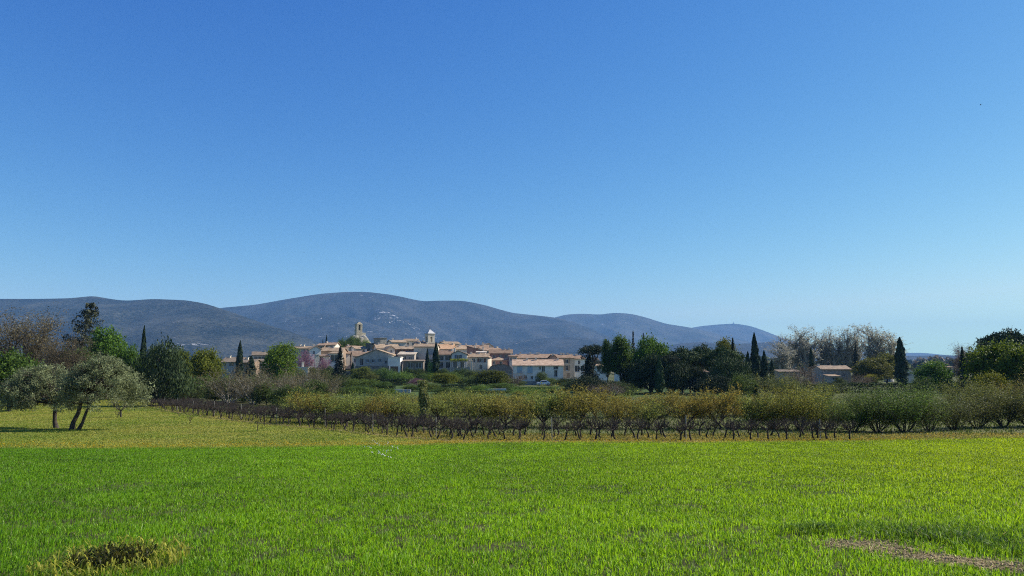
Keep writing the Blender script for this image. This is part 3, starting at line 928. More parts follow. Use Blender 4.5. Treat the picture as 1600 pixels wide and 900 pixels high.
H(492, 498, 554.5, 553.5, 236, 'flat', CREAM, "narrow sunlit stone gate pier between the two pink blossom trees", [], rot=22, depth=1.6, stone=True, name="gate_tower", cat="pier", group=None)
H(498, 514, 557, 554.5, 239, 'shed', CREAM, "low cream building with two dark arched bays beside the stone gate pier", [(502, 560.5, 1.2, 1.3), (508, 560.5, 1.2, 1.3)], depth=4, roof=ROSE)
H(466, 481, 574.5, 573, 205, 'flat', CREAM, "small flat roofed cream hut with a thin flue below the first pink blossom", [(470, 578, .5, .7)], [(472.5, 566)], rot=12, depth=4, name="garden_hut", cat="hut", group=None)
H(531, 546, 554, 549, 262, 'long', CREAM, "cream house half hidden by the tip of the dark conifer", [(535, 557, .9, 1.2)], [(541, 545)], roof=ROSE)
H(545, 558, 544, 540.5, 288, 'long', CREAM, "little cream house at the foot of the castle rock", [(549, 546, .9, 1), (554, 546, .9, 1)], [(547, 538)], roof=ROSE)
H(556, 572, 546.5, 541, 284, 'long', CREAM, "tan roofed house right under the castle rock", [(560, 549, .9, 1), (567, 549, .9, 1)], [], roof=TAN)
H(544, 561, 552.5, 548.5, 264, 'long', PINK, "pinkish house with a wide dark window above the rose roof", [(550, 555, 2.6, 1)], [(546, 545)], roof=ROSE)
H(553, 580, 558.5, 549.5, 252, 'long', CREAM, "house under the long sloping rose roof left of the grey gable", [(556, 563, .9, 1.2), (560, 563, .9, 1.2)], [(573, 546)], roof=ROSE)
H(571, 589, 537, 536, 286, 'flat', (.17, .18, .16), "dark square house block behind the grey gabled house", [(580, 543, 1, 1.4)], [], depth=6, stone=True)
H(594, 603, 528.5, 527.5, 282, 'flat', (.40, .37, .31), "square stone tower house, shaded on its left side and sunlit on its right", [], rot=32, depth=6.5, stone=True)
H(556, 613, 559, 546.5, 236, 'gable', (.48, .43, .36), "wide grey gabled house covered in climbing plants", [(565, 565.5, 1.1, 2.2), (574, 564, .8, 1, 's'), (583, 564, .8, 1, 's'), (593, 563, .8, 1, 's'), (603, 566, .8, 1)], [(574, 548)], xr=.55, roof=TAN, eave_r=555, depth=10)
H(589, 622, 546.5, 538, 264, 'long', CREAM, "house with a big pale tan roof right of the square tower house", [(600, 550, .9, 1.1), (610, 550, .9, 1.1)], [(609, 535), (594, 540)], roof=TAN)
H(605, 616.5, 546, 541.5, 246, 'gable', CREAM, "narrow sunlit cream gable above the wooden garage door", [(611, 548, .6, .8)], [], rot=24, roof=TAN, depth=6)
H(606, 625, 558.5, 556.5, 231, 'flat', WHITE, "white framed garage with a brown wooden door", [], [], depth=5, door=(616, 2.4, 3.4, (.16, .10, .06)))
H(616, 646, 547, 541.5, 254, 'long', (.30, .20, .17), "reddish brown house with tall windows left of the plain beige house", [(622, 551, 1, 1.9, 's'), (627, 551, 1, 1.9, 's'), (637, 551, .9, 1.2)], [(640, 538.5)], roof=TAN, shc=SH_BROWN)
H(622, 647, 554.5, 550, 240, 'shed', (.42, .36, .30), "grey house with a pale lean-to roof left of the plain beige house", [(632, 559, 1, 1.2), (641, 560, .9, 1.1)], [], depth=6, roof=(.62, .56, .46))
H(630, 661, 565, 563, 232, 'shed', (.20, .17, .14), "low dark annex at the foot of the plain beige house", [(641, 570, 1.6, 1.8), (654, 570, 1.8, 1.8)], [], depth=4, roof=DUN)
H(613, 634, 536, 531.5, 302, 'long', BEIGE, "distant roof left of the bell tower, the lower of two", [(622, 539, .9, 1)], [(617, 529.5)], roof=TAN)
H(630, 650, 534, 529.5, 308, 'long', CREAM, "distant roof left of the bell tower, the higher of two", [(637, 537, .9, 1), (645, 537, .9, 1)], [(647, 528)], roof=TAN)
H(647, 664, 537.5, 533.5, 290, 'long', CREAM, "small rooftop house just left of the bell tower", [(654, 539, .8, .9)], [(651, 531), (659, 531.5)], roof=ROSE)
H(646, 681, 543.5, 537, 246, 'long', (.66, .57, .45), "tall plain beige house with almost no windows below the bell tower", [(673, 550, 1.6, 1.8, 'c'), (673, 563, 1.6, .7), (652, 560, .7, 1)], [(652, 534.5), (664, 535)], roof=TAN, depth=11)
H(680, 707, 548, 538, 264, 'long', CREAM, "house showing a broad ochre roof right of the bell tower", [], [(706, 536)], roof=(.66, .44, .27), depth=12)
H(682, 707, 554.5, 548, 240, 'long', (.58, .50, .40), "grey house with four large dark windows right of the tall cypress", [(689, 559.5, 1.7, 1.6), (700, 559.5, 1.9, 1.6), (689, 570.5, 1.4, 1.9), (700, 570.5, 1.4, 1.9)], [(705, 545)], roof=ROSE)
H(706, 729.5, 553, 548.5, 236, 'gable', BLUEW, "pale blue-white gabled house above the green pergola", [(716, 557.5, 1.1, 1.5, 's'), (711, 570, 1.2, 1.8), (722, 570, 1.2, 1.8)], [(708, 544)], xr=.42, roof=ROSE, shc=(.10, .13, .18), eave_r=554)
H(706, 732, 547, 541.5, 272, 'long', CREAM, "house with a long ochre roof behind the pale gabled house", [(718, 550, .9, 1)], [(712, 539), (723, 539)], roof=TAN)
H(695, 719, 538.5, 534, 304, 'long', CREAM, "flat looking tan roofed house on the skyline right of the bell tower", [(703, 540.5, .8, .9), (712, 540.5, .8, .9)], [(698, 532)], roof=TAN)
H(718, 737, 543, 539.5, 292, 'long', CREAM, "small skyline house between the two rows of tan roofs", [(727, 545, .8, .9)], [(724, 537), (733, 537.5)], roof=ROSE)
H(729, 758, 541, 541, 256, 'shedx', (.36, .21, .16), "red-brown house with one long roof sloping down to the right", [(736, 550, .8, .9), (749, 553, .8, .9)], [(741, 539.5), (754, 542)], roof=TAN, eave_r=549.5)
H(735, 762, 545, 539.5, 286, 'long', PINK, "rose roofed skyline house with chimneys above the red-brown house", [(745, 548, .8, .9)], [(743, 536), (754, 536.5)], roof=ROSE)
H(745, 758, 551.5, 549.5, 247, 'shed', WHITE, "white rooftop terrace room on the beige round cornered house", [(752, 552.5, 1.6, .8)], [], depth=3, roof=WHITE)
rt, zb_, W_ = H(730, 762, 558.5, 553, 238, 'long', (.70, .60, .45), "beige house with a rounded sunlit corner", [(740, 563, 1, 1.2), (752.5, 563, 1.3, 1.2, 's'), (751.5, 573.5, 1, 1.3)], [(735, 550.5), (748, 551)], roof=TAN, shc=SH_BROWN)
mc = MB(); hh_ = at(800, 558.5, 238).z - zb_ - .02
mc.tube([(W_ / 2 - 1.0, 2.2, 0), (W_ / 2 - 1.0, 2.2, hh_)], [2.15, 2.1], 24); mc.obj("round_corner", M_WALL, rt, (.64, .55, .42), True)
mc = MB(); mc.tube([(W_ / 2 - 1.0, 2.2, hh_ + .01), (W_ / 2 - 1.0, 2.2, hh_ + 1.0)], [2.45, .3], 24); mc.obj("roof", M_ROOF, rt, TAN)
H(757, 770, 541.5, 537, 292, 'gable', CREAM, "little cream tower room on the skyline with a white aerial ball", [(763, 543.5, 1, 1.3)], [(759, 534.5)], rot=18, roof=TAN)
H(757, 786, 549, 543.5, 276, 'long', BEIGE, "beige house stepping down right of the skyline tower room", [(763, 552, .9, 1.1), (772, 552, .9, 1.1)], [(784, 541)], roof=ROSE)
H(765, 800, 554, 546.5, 262, 'long', (.33, .24, .20), "house with a broad dark eaved roof stepping down to the right", [(772, 557, 1, 1.1), (782, 557, 1, 1.1), (791, 557, 1, 1.1)], [(788, 544), (795, 549)], roof=ROSE)
H(765, 793, 563.5, 559, 250, 'hip', PINK, "low pink house with a pyramid roof above the brown round topped barn", [(772, 567, .9, 1.1), (783, 567, .9, 1.1)], [], roof=TAN)
H(763, 801, 579, 570, 228, 'arch', (.33, .26, .22), "brown round topped barn left of the long white house", [(797, 578.5, .8, .9)], [], depth=12, roof=ROSE, stone=True, o=.1)
H(796, 808, 558, 555, 246, 'long', CREAM, "narrow cream house wedged at the left end of the long white house", [(799, 561, .8, 1.1), (804, 561, .8, 1.1)], [(799, 552)], roof=ROSE)
H(802, 880, 571.5, 562.5, 228, 'long', (.82, .75, .65), "long two storey white house with pale blue shutters",
  [(812, 577, 1.5, 2.0, 'c'), (828, 577, 1.5, 2.0, 'c'), (843.5, 575, .7, 1), (849, 576.5, 1.0, 1.7), (868.5, 573.5, 1.4, .9), (868.5, 583.5, 1, 2), (813, 590, .8, .9), (821, 589.5, .9, 1.1), (831, 590, .8, .9)],
  [(824, 560.5), (838, 559), (873, 567)], roof=(.56, .43, .33), shc=(.36, .46, .52), depth=10)
H(807, 866, 561.5, 553.5, 250, 'long', BEIGE, "house whose long roof shows behind the long white house", [(820, 565, .9, 1)], [(813, 556), (829, 551.5), (840, 551), (843, 550.5)], roof=ROSE, depth=12)
H(857, 874, 562, 555.5, 237, 'gable', (.34, .29, .25), "dark narrow gable between the long white house and the tan house", [], [(865, 552.5)], roof=ROSE, depth=7)
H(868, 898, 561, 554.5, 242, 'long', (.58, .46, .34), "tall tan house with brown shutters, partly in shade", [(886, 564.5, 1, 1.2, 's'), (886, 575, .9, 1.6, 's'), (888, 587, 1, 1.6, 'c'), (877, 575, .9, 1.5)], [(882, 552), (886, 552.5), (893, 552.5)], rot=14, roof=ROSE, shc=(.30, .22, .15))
H(897, 914, 562.5, 556, 244, 'long', WHITE, "white house with a small balcony right of the tall tan house", [(905, 566, .8, 1.2), (902, 576, 1.6, 2), (910, 576, 1, 1.8)], [(900, 553), (907, 553.5)], rot=15, roof=ROSE)
H(935, 949, 573, 570, 205, 'shed', WHITE, "white house front glimpsed between the pine trunks", [(943, 580, 1.0, 1.4, 's')], [], rot=14, roof=TAN, shc=(.6, .6, .5), depth=6)
H(974, 999, 581, 578.5, 195, 'flat', WHITE, "low white villa with a flat roof between the pines", [(979, 585, 1, .8), (990, 585, 1.6, .8), (997, 587, .6, 1.2)], [], rot=16, depth=6)
H(1093, 1106, 582, 578, 205, 'long', (.66, .55, .50), "pinkish house glimpsed through the gap in the stone pines", [(1099, 587, .9, 1)], [], rot=14, roof=ROSE, depth=6)
F_ = "farm buildings on the right"
H(1284, 1329, 577.5, 572, 232, 'long', (.42, .38, .32), "old stone barn with a tan roof in front of the tall plane trees", [(1293, 586, .8, 1), (1318, 586, .8, 1)], [(1284.5, 570)], roof=(.44, .36, .27), stone=True, name="stone_barn", cat="barn", group=F_)
H(1296, 1312, 588.5, 586.5, 226, 'shed', (.45, .40, .34), "small lean-to shed against the old stone barn", [(1304, 592, 1.5, .8)], [], depth=4, roof=TAN, stone=True, name="lean_to_shed", cat="shed", group=F_)
H(1217, 1250, 581.5, 578.5, 238, 'long', (.40, .36, .31), "long low farm building left of the old stone barn", [(1225, 586, .9, .9), (1238, 586, .9, .9)], [], roof=DUN, stone=True, name="farm_building", cat="farmhouse", group=F_)
H(1355, 1367, 581, 578.5, 240, 'long', (.40, .34, .28), "small brown farm roof behind the yellow forsythia", [], [], roof=DUN, name="farm_building", cat="farmhouse", group=F_)
H(1411, 1428, 580.5, 576, 232, 'gable', CREAM, "cream farmhouse just right of the big dark cypress", [(1420, 585, .8, 1)], [], rot=-20, roof=TAN, name="farmhouse", cat="farmhouse", group=F_, depth=12)
H(1478, 1490, 574.5, 572.5, 420, 'long', (.30, .20, .17), "distant low red roofed building near the right woods", [], [], roof=ROSE, name="farm_building", cat="farmhouse", group=F_)

def bell_tower():
    Y = 292; rot = math.radians(33); W = 2.75; X0 = xat(671, Y); zb = G(X0, Y) - .3
    zt = at(800, 522.5, Y).z - zb; za = at(800, 514.3, Y).z - zb; zf = at(800, 508.8, Y).z - zb
    r = empty("bell_tower", (X0, Y, zb), rot, "pale square church bell tower with arched openings and pyramid spire", "bell tower")
    h = W / 2; m = MB()
    zo0, zo1, ow = zt - 3.0, zt - 1.3, .42
    m.box(-h, h, -h, h, 0, zo0)
    for sx in (-1, 1):
        for sy in (-1, 1):
            m.box(*sorted((sx * ow, sx * h)), *sorted((sy * ow, sy * h)), zo0 + .002, zt)
    # arch heads
    for k in range(4):
        c, s = math.cos(k * math.pi / 2), math.sin(k * math.pi / 2)
        def R(x, y, z): return (x * c - y * s, x * s + y * c, z)
        n = 8
        for yy, fl in ((-h + .02, 1), (-h + .5, -1)):
            for i in range(n):
                a0, a1 = math.pi * i / n, math.pi * (i + 1) / n
                q = [R(ow * math.cos(a0), yy, zo1 + ow * math.sin(a0)), R(ow * math.cos(a0), yy, zt), R(ow * math.cos(a1), yy, zt), R(ow * math.cos(a1), yy, zo1 + ow * math.sin(a1))]
                m.poly(q)
        for i in range(n):
            a0, a1 = math.pi * i / n, math.pi * (i + 1) / n
            m.poly([R(ow * math.cos(a0), -h + .02, zo1 + ow * math.sin(a0)), R(ow * math.cos(a1), -h + .02, zo1 + ow * math.sin(a1)), R(ow * math.cos(a1), -h + .5, zo1 + ow * math.sin(a1)), R(ow * math.cos(a0), -h + .5, zo1 + ow * math.sin(a0))])
    m.obj("wall", M_WALL, r, (.62, .54, .42))
    MB().box(-h - .18, h + .18, -h - .18, h + .18, zt + .003, zt + .28).box(-h - .1, h + .1, -h - .1, h + .1, zo0 - .25, zo0 - .05).obj("cornice", M_WALL, r, (.62, .55, .44))
    m = MB(); b = h + .25; z0 = zt + .285
    P = [(-b, -b, z0), (b, -b, z0), (b, b, z0), (-b, b, z0)]; A = (0, 0, za)
    m.poly(P[::-1])
    for k in range(4): m.poly([P[k], P[(k + 1) % 4], A])
    sp = m.obj("spire", M_WALL, r, (.52, .51, .49))
    MB().tube([(0, 0, za - .2), (0, 0, zf)], [.07, .05], 6).box(-.3, .3, -.03, .03, zf - .55, zf - .45).obj("cross", M_WOOD, sp, (.12, .12, .12))
    bm_ = MB(); prof = [(.05, .75), (.16, .7), (.22, .45), (.28, .2), (.36, 0)]
    bm_.tube([(0, 0, zo0 + .5 + z) for _, z in prof], [x for x, _ in prof], 12)
    bm_.obj("bell", M_WOOD, r, (.12, .09, .05), True)
bell_tower()

def castle_ruin():
    Y = 335; X0 = xat(559, Y); zb = G(X0, Y) - .3
    zt = at(800, 503.5, Y).z
    r = empty("watch_tower", (X0, Y, zb), math.radians(30), "ruined stone tower with a pierced bell arch on the wooded castle rock", "tower")
    T = zt - zb; z1 = at(800, 522, Y).z - zb; h = 1.35
    m = MB(); m.box(-h, h, -h, h, 0, z1)
    z2 = z1 + (T - z1) * .30; z3 = z1 + (T - z1) * .78
    for s in (-1, 1):
        m.box(*sorted((s * .45, s * (h - .05))), -h + .05, h - .05, z1 + .002, z3)
    m.box(-.448, .448, -h + .06, h - .06, z1 + .003, z2)
    m.box(-h, h, -h, h, z3 + .002, z3 + .3)
    i = len(m.v)
    m.v += [(-h + .05, -h + .05, z3 + .304), (h - .05, -h + .05, z3 + .304), (h - .05, h - .05, z3 + .304), (-h + .05, h - .05, z3 + .304), (-.35, -h + .3, T), (.35, -h + .3, T), (.35, h - .3, T), (-.35, h - .3, T)]
    for q in ((0, 1, 5, 4), (1, 2, 6, 5), (2, 3, 7, 6), (3, 0, 4, 7), (4, 5, 6, 7)): m.f.append(tuple(i + k for k in q))
    m.obj("wall", M_STONE, r, (.60, .52, .38))
    m = MB(); m.box(h + .01, h + 1.5, -1.1, 1.2, 0, z1 + .6); m.box(h + 1.51, h + 2.4, -.9, 1.0, 0, z1 - 1.6)
    m.obj("buttress", M_STONE, r, (.66, .58, .42))
castle_ruin()

def rock(name, px, py_top, wpx, Y, label, seed, dpt=None):
    """an uneven stone outcrop rising out of the ground"""
    X0 = xat(px, Y); zb = G(X0, Y); H_ = at(800, py_top, Y).z - zb + .8; R_ = wpx / F * Y / 2
    n, k = 36, 14; V_ = []
    for j in range(k + 1):
        t = j / k
        for i in range(n):
            a = 6.2832 * i / n
            rr = R_ * (1 - t ** 2.2) ** .5 * (1 + .35 * (float(fbm(math.cos(a) * 2 + 9, math.sin(a) * 2 + t * 3 + seed, 4, seed)) - .5) * 2)
            z = -.8 + H_ * t * (.9 + .25 * float(vnoise(math.cos(a) * 3 + 4, math.sin(a) * 3 + 7, seed)))
            V_.append((math.cos(a) * rr, math.sin(a) * rr * .8, z if j < k else -.8 + H_))
    I = np.arange((k + 1) * n).reshape(k + 1, n)
    Q = np.stack([I[:-1], np.roll(I[:-1], -1, 1), np.roll(I[1:], -1, 1), I[1:]], -1).reshape(-1, 4)
    o = link(name, np_mesh(name, V_, [Q], M_ROCK)); o.location = (X0, Y, zb)
    tag(o, label, "rock")
rock("castle_rock", 560, 525, 44, 331, "pale limestone crag carrying the ruined tower", 4)

# terrace walls, fences and small garden structures
def wall_run(name, px0, px1, py_t, Y, label, col, thick=.5, cat="wall", stone=True, Y2=None, py_b=None):
    Y2 = Y2 or Y
    a = Vector((xat(px0, Y), Y)); b = Vector((xat(px1, Y2), Y2))
    n = max(2, int((b - a).length / 1.5)); zt = at(800, py_t, Y).z; zt2 = at(800, py_t, Y2).z
    d = (b - a).normalized(); nn = Vector((-d.y, d.x)) * thick
    m = MB(); V_ = m.v; rnd = random.Random(int(px0))
    for i in range(n + 1):
        f = i / n; p = a.lerp(b, f); top = zt * (1 - f) + zt2 * f + rnd.uniform(-.05, .05); zb = G(p.x, p.y) - .4
        V_ += [(p.x, p.y, zb), (p.x, p.y, top), (p.x + nn.x, p.y + nn.y, top), (p.x + nn.x, p.y + nn.y, zb)]
    for i in range(n):
        k = 4 * i
        for j in range(4): m.f.append((k + j, k + 4 + j, k + 4 + (j + 1) % 4, k + (j + 1) % 4))
    m.f.append((0, 1, 2, 3)); m.f.append((4 * n + 3, 4 * n + 2, 4 * n + 1, 4 * n))
    o = m.obj(name, M_STONE if stone else M_WALL, None, col)
    tag(o, label, cat)
wall_run("terrace_wall", 555, 608, 571.5, 229, "long dark terrace wall under the grey gabled house", (.24, .22, .20))
wall_run("terrace_wall", 702, 735, 574, 231, "ivy grown stone terrace wall below the green pergola", (.42, .38, .33))
wall_run("terrace_wall", 801, 842, 595.5, 221, "low grey stone wall in front of the long white house", (.34, .32, .29))
wall_run("retaining_wall", 617, 642, 608.5, 152, "pale grey concrete garden wall behind the orchard", (.40, .41, .42), stone=False)
wall_run("garden_wall", 754, 791, 607, 165, "low white garden wall between green hedges", (.72, .70, .64), .4, stone=False)
wall_run("garden_wall", 540, 577, 580, 221, "dark stone wall behind the flowering shrubs left of the terrace", (.22, .2, .18))
wall_run("garden_wall", 876, 900, 592, 226, "dark garden wall under the tall tan house", (.20, .19, .18))

def pergola():
    Y = 231; x0, x1 = xat(703, Y), xat(738, Y); zt = at(800, 564.5, Y).z; xm = (x0 + x1) / 2; zb = G(xm, Y)
    r = empty("pergola", (xm, Y, zb), 0, "pergola roofed with yellow-green vine leaves before the pale gabled house", "pergola")
    h = (x1 - x0) / 2; T = zt - zb
    for x in (-h + .2, -h * .35, h * .3):
        MB().tube([(x, 0, -.2), (x, 0, T)], [.12, .12], 8).obj("post", M_WOOD, r, (.5, .45, .36))
    MB().box(h - .35, h - .02, -.15, .2, -.2, T + .02).obj("pillar", M_WALL, r, (.66, .6, .48))
    m = MB().box(-h, h, -.08, .08, T + .03, T + .18).box(-h, h, 2.8, 2.95, T + .03, T + .18)
    for k in range(10): x = -h + .2 + k * (2 * h - .4) / 9; m.box(x - .05, x + .05, -.3, 3.1, T + .185, T + .28)
    m.obj("beams", M_WOOD, r, (.4, .35, .28))
    rs = np.random.RandomState(8); n = 1500
    P = np.stack([rs.uniform(-h, h * .55, n), rs.uniform(-.4, 3, n), T + .35 + rs.normal(size=n) * .2], 1)
    link("vine_leaves", leaves_mesh("vine_leaves", rs, P, .3, mixcol(rs, n, (.12, .17, .02), (.26, .28, .04)), M_LEAF, .7), r)
pergola()

def picket_fence():
    Y = 190; x0, x1 = xat(800, Y), xat(843, Y); zb = G(x0, Y)
    r = empty("metal_fence", ((x0 + x1) / 2, Y, zb), 0, "pale rail fence above the bright kitchen garden rows", "fence")
    h = (x1 - x0) / 2; T = at(800, 604.5, Y).z - zb
    for k in range(8):
        x = -h + k * 2 * h / 7; MB().box(x - .05, x + .05, -.05, .05, -.2, T).obj("post", M_WOOD, r, (.55, .57, .57))
    MB().box(-h, h, -.09, -.055, T - .14, T - .02).obj("rail", M_WOOD, r, (.6, .62, .62)); MB().box(-h, h, -.09, -.055, T * .45, T * .45 + .1).obj("rail", M_WOOD, r, (.6, .62, .62))
picket_fence()

def van():
    Y = 214; X0 = xat(849, Y); zb = G(X0, Y)
    top = at(800, 599.5, Y).z
    T = top - zb; dz = max(0, T - 1.45)
    r = empty("parked_car", (X0, Y, zb), 0, "small white car parked in front of the shrubs by the long white house", "car")
    wb = 1.25
    m = MB(); prof = [(-1.85, .35), (-1.88, .75), (-1.6, .92), (-1.0, .98), (-.55, 1.42), (.85, 1.46), (1.55, 1.02), (1.85, .95), (1.9, .4)]
    i = len(m.v); n = len(prof)
    for y in (-.8, .8): m.v += [(x, y * (.86 if z > 1.1 else 1), z) for x, z in prof]
    m.f += [tuple(range(i, i + n)), tuple(range(i + 2 * n - 1, i + n - 1, -1))]
    for k in range(n): m.f.append((i + k, i + n + k, i + n + (k + 1) % n, i + (k + 1) % n))
    m.obj("body", M_WOOD, r, (.8, .8, .8))
    MB().poly([(-.85, -.80, 1.02), (.95, -.80, 1.04), (.75, -.712, 1.38), (-.5, -.712, 1.36)]).obj("window", M_GLASS, r)
    for s in (-1, 1):
        for y in (-.72, .72):
            w1 = MB().tube([(s * wb, y - .1, .32), (s * wb, y + .1, .32)], [.32, .32], 16).obj("wheel", M_WOOD, r, (.03, .03, .03))
            MB().tube([(s * wb, y - .115, .32), (s * wb, y + .115, .32)], [.17, .17], 12).obj("rim", M_WOOD, w1, (.5, .5, .5))
van()

# tiny mast building on the farthest summit
def summit():
    Y = 10980; p = at(1146, 506.5, Y)
    r = empty("observatory", (p.x, Y, p.z - 20), 0, "tiny building with a mast on the farthest summit", "tower")
    MB().box(-13, 13, -8, 8, 0, 30).obj("building", M_WALL, r, (.5, .5, .5))
    MB().tube([(0, 0, 30.1), (0, 0, 54)], [5, 3], 8).obj("mast", M_WALL, r, (.6, .6, .6))
summit()

def bird(px, py, Y, label, span):
    p = at(px, py, Y)
    m = MB(); s = span
    m.tube([(-.28 * s, 0, 0), (-.12 * s, 0, .01 * s), (.06 * s, 0, .01 * s), (.2 * s, 0, 0), (.3 * s, 0, .01 * s)], [.015 * s, .05 * s, .055 * s, .03 * s, .004 * s], 8)
    for k in (-1, 1):
        m.slab([(.1 * s, k * .03 * s, .02 * s), (-.08 * s, k * .03 * s, .02 * s), (-.04 * s, k * .26 * s, .12 * s), (.10 * s, k * .26 * s, .12 * s)], .012 * s)
        m.slab([(.10 * s, k * .26 * s, .12 * s), (-.04 * s, k * .26 * s, .12 * s), (-.16 * s, k * .5 * s, .10 * s)], .01 * s)
    m.slab([(-.26 * s, -.02 * s, 0), (-.4 * s, -.07 * s, 0), (-.4 * s, .07 * s, 0), (-.26 * s, .02 * s, 0)], .01 * s)
    o = m.obj("bird", M_WOOD, None, (.03, .03, .035)); o.location = p; o.rotation_euler = (.2, .1, math.pi * .9)
    tag(o, label, "bird")
bird(1532, 164, 90, "small dark bird flying high at the right of the sky", .42)
bird(475, 395, 150, "tiny dark bird in the sky above the mountain dome", .35)

# ------------------------------------------------------------------ vegetation kinds
mk_cypress()
mk_conifer("spruce", (21, 22), 11, 4.6, 34, (.010, .018, .012), (.030, .045, .024), .22, .5, 1.1, size=.30)
mk_conifer("thin_fir", (23,), 13, 2.6, 22, (.014, .022, .016), (.040, .055, .035), .25, 3.0, .55, size=.28)
mk_conifer("cedar", (24,), 12, 8.5, 15, (.030, .038, .020), (.085, .090, .045), -.08, 2.2, 3.0, lean=2.4, power=.75, top_w=.10, size=.30)
mk_round("broad_tree", (31, 32, 33), 9, 8, 1.2, 420, 26, .42, .36, (.030, .062, .010), (.11, .185, .026))
mk_round("fresh_tree", (34, 35), 9, 7.5, 1.0, 420, 26, .40, .33, (.065, .095, .010), (.17, .20, .025))
mk_round("dark_round", (36,), 8, 7.6, .3, 520, 26, .34, .34, (.012, .026, .009), (.060, .092, .028), M_NEEDLE, up=.75, aspect=.32, core=.2)
mk_round("oval_tree", (37, 38), 13, 5, 3.0, 380, 26, .36, .34, (.022, .050, .010), (.095, .165, .026), nl=11, flat=1.3)
mk_round("bush", (41, 42, 43, 44), 3.2, 4.4, .1, 300, 24, .24, .17, (.030, .054, .013), (.155, .21, .048), nl=10, trunk_r=.07, core=.2)
mk_round("blossom_tree", (45, 46), 4.2, 5, .9, 220, 22, .28, .16, (.13, .055, .080), (.30, .16, .20), trunk_r=.10)
mk_umbrella("stone_pine", (51, 52), 11, 12, (.012, .026, .008), (.075, .115, .028), .55, 620)
mk_umbrella("dark_pine", (53,), 10, 7, (.008, .018, .007), (.034, .056, .018), .30, 420)
ORCH = dict(n=[4, 4, 3, 3], wig=[.16, .20, .24, .28], up=[.07, .08, .10, .14], ch=[6, 5, 4], st=[.3, .25, .3], ang=[.7, .7, .7], lr=[.68, .66, .6], rr=.55, tap=.5, thicklev=1)
mk_twiggy("fruit_tree", (61, 62, 63, 64, 65, 69, 70), 2.6, ORCH, 6, 1.15, .050, 1.2, 5600, .09, (.072, .080, .025), (.34, .345, .055), M_BARK, trunk_h=.28, up=.45, jitter=.05)
SHRUB = dict(n=[4, 4, 3], wig=[.15, .2, .25], up=[.12, .12, .15], ch=[8, 6], st=[.15, .15], ang=[.55, .6], lr=[.6, .6], rr=.5, tap=.45, thicklev=0)
mk_twiggy("bare_shrub", (66, 67, 68), 3, SHRUB, 9, .75, .06, 2.6, 7000, .11, (.060, .048, .035), (.17, .14, .095), M_BARKG, trunk_h=0, up=.4, jitter=.05)
mk_twiggy("leafy_shrub", (71, 72, 73, 74), 3, SHRUB, 10, .75, .05, 2.6, 8500, .115, (.026, .040, .012), (.20, .235, .06), M_BARK, trunk_h=0, up=.35, jitter=.13)
BIG = dict(n=[5, 5, 4, 3], wig=[.10, .16, .2, .25], up=[.10, .10, .12, .15], ch=[7, 6, 5], st=[.25, .2, .2], ang=[.6, .6, .65], lr=[.6, .55, .55], rr=.5, tap=.4, thicklev=1)
mk_twiggy("bare_tree", (75, 76), 9, BIG, 5, .55, .26, 5.2, 15000, .17, (.075, .055, .040), (.21, .155, .11), M_BARK, trunk_h=1.6, up=.4, jitter=.22)
PLANE = dict(n=[6, 5, 4, 3], wig=[.05, .14, .2, .25], up=[.10, .16, .16, .18], ch=[10, 5, 4], st=[.22, .2, .25], ang=[.42, .5, .6], lr=[.26, .62, .6], rr=.62, tap=.42, thicklev=1)
mk_twiggy("plane_tree", (77, 78, 79), 19, PLANE, 3, .13, .55, 15, 4000, .34, (.20, .20, .14), (.50, .49, .38), M_BARKG, trunk_h=3.0, up=.3, jitter=.16)
VINE = dict(n=[3, 3], wig=[.35, .16], up=[.05, .38], ch=[11], st=[.1], ang=[.9], lr=[1.1], rr=.5, tap=.62, thicklev=0)

def hedge(px0, px1, py_t, Y, label, c1, c2, depth=1.5, seed=1, group=None, Y2=None, dens=240, size=.16, py_t2=None):
    Y2 = Y2 or Y
    a = Vector((xat(px0, Y), Y)); b = Vector((xat(px1, Y2), Y2)); L = (b - a).length
    mid = (a + b) / 2; zb = G(mid.x, mid.y)
    rz = math.atan2((b - a).y, (b - a).x)
    Hh = max(.5, at(800, py_t, (Y + Y2) / 2).z - zb)
    rs = np.random.RandomState(seed); n = int(L * depth * dens + L * Hh * dens * .6)
    x = rs.uniform(-L / 2, L / 2, n); face = rs.random(n)
    z = np.where(face < .5, Hh * (1 - .12 * rs.random(n) ** 2), rs.uniform(0, Hh, n))
    y = np.where(face < .5, rs.uniform(-depth / 2, depth / 2, n), np.sign(rs.random(n) - .35) * depth / 2 * rs.uniform(.75, 1.03, n))
    w_ = .25 * (fbm(x / .9, x * 0 + seed, 3, seed) - .5) * 2
    z = np.clip(z * (1 + w_ * .45), .02, None); y = y * (1 + w_ * .5)
    P = np.stack([x, y, z], 1); O = np.stack([0 * x, np.sign(y), .8 + 0 * x], 1)
    t = np.clip(fbm(x / .7, z / .7, 2, seed + 3) * 1.3 - .15 + rs.normal(size=n) * .12, 0, 1)
    r = empty("hedge", (mid.x, mid.y, zb), rz, label, "hedge", group)
    link("foliage", leaves_mesh("foliage", rs, P, size, mixcol(rs, n, c1, c2, .15, t), M_LEAF, .65, None, 0, O), r)
    segs = []
    for k in range(max(3, int(L / 1.2))):
        xx = -L / 2 + (k + .5) * L / max(3, int(L / 1.2)); segs.append((xx, 0, -.1, xx + rs.uniform(-.2, .2), rs.uniform(-.2, .2), Hh * .85, .05, .02))
    link("stems", wood_mesh("stems", segs, [], M_BARK), r)
    return r

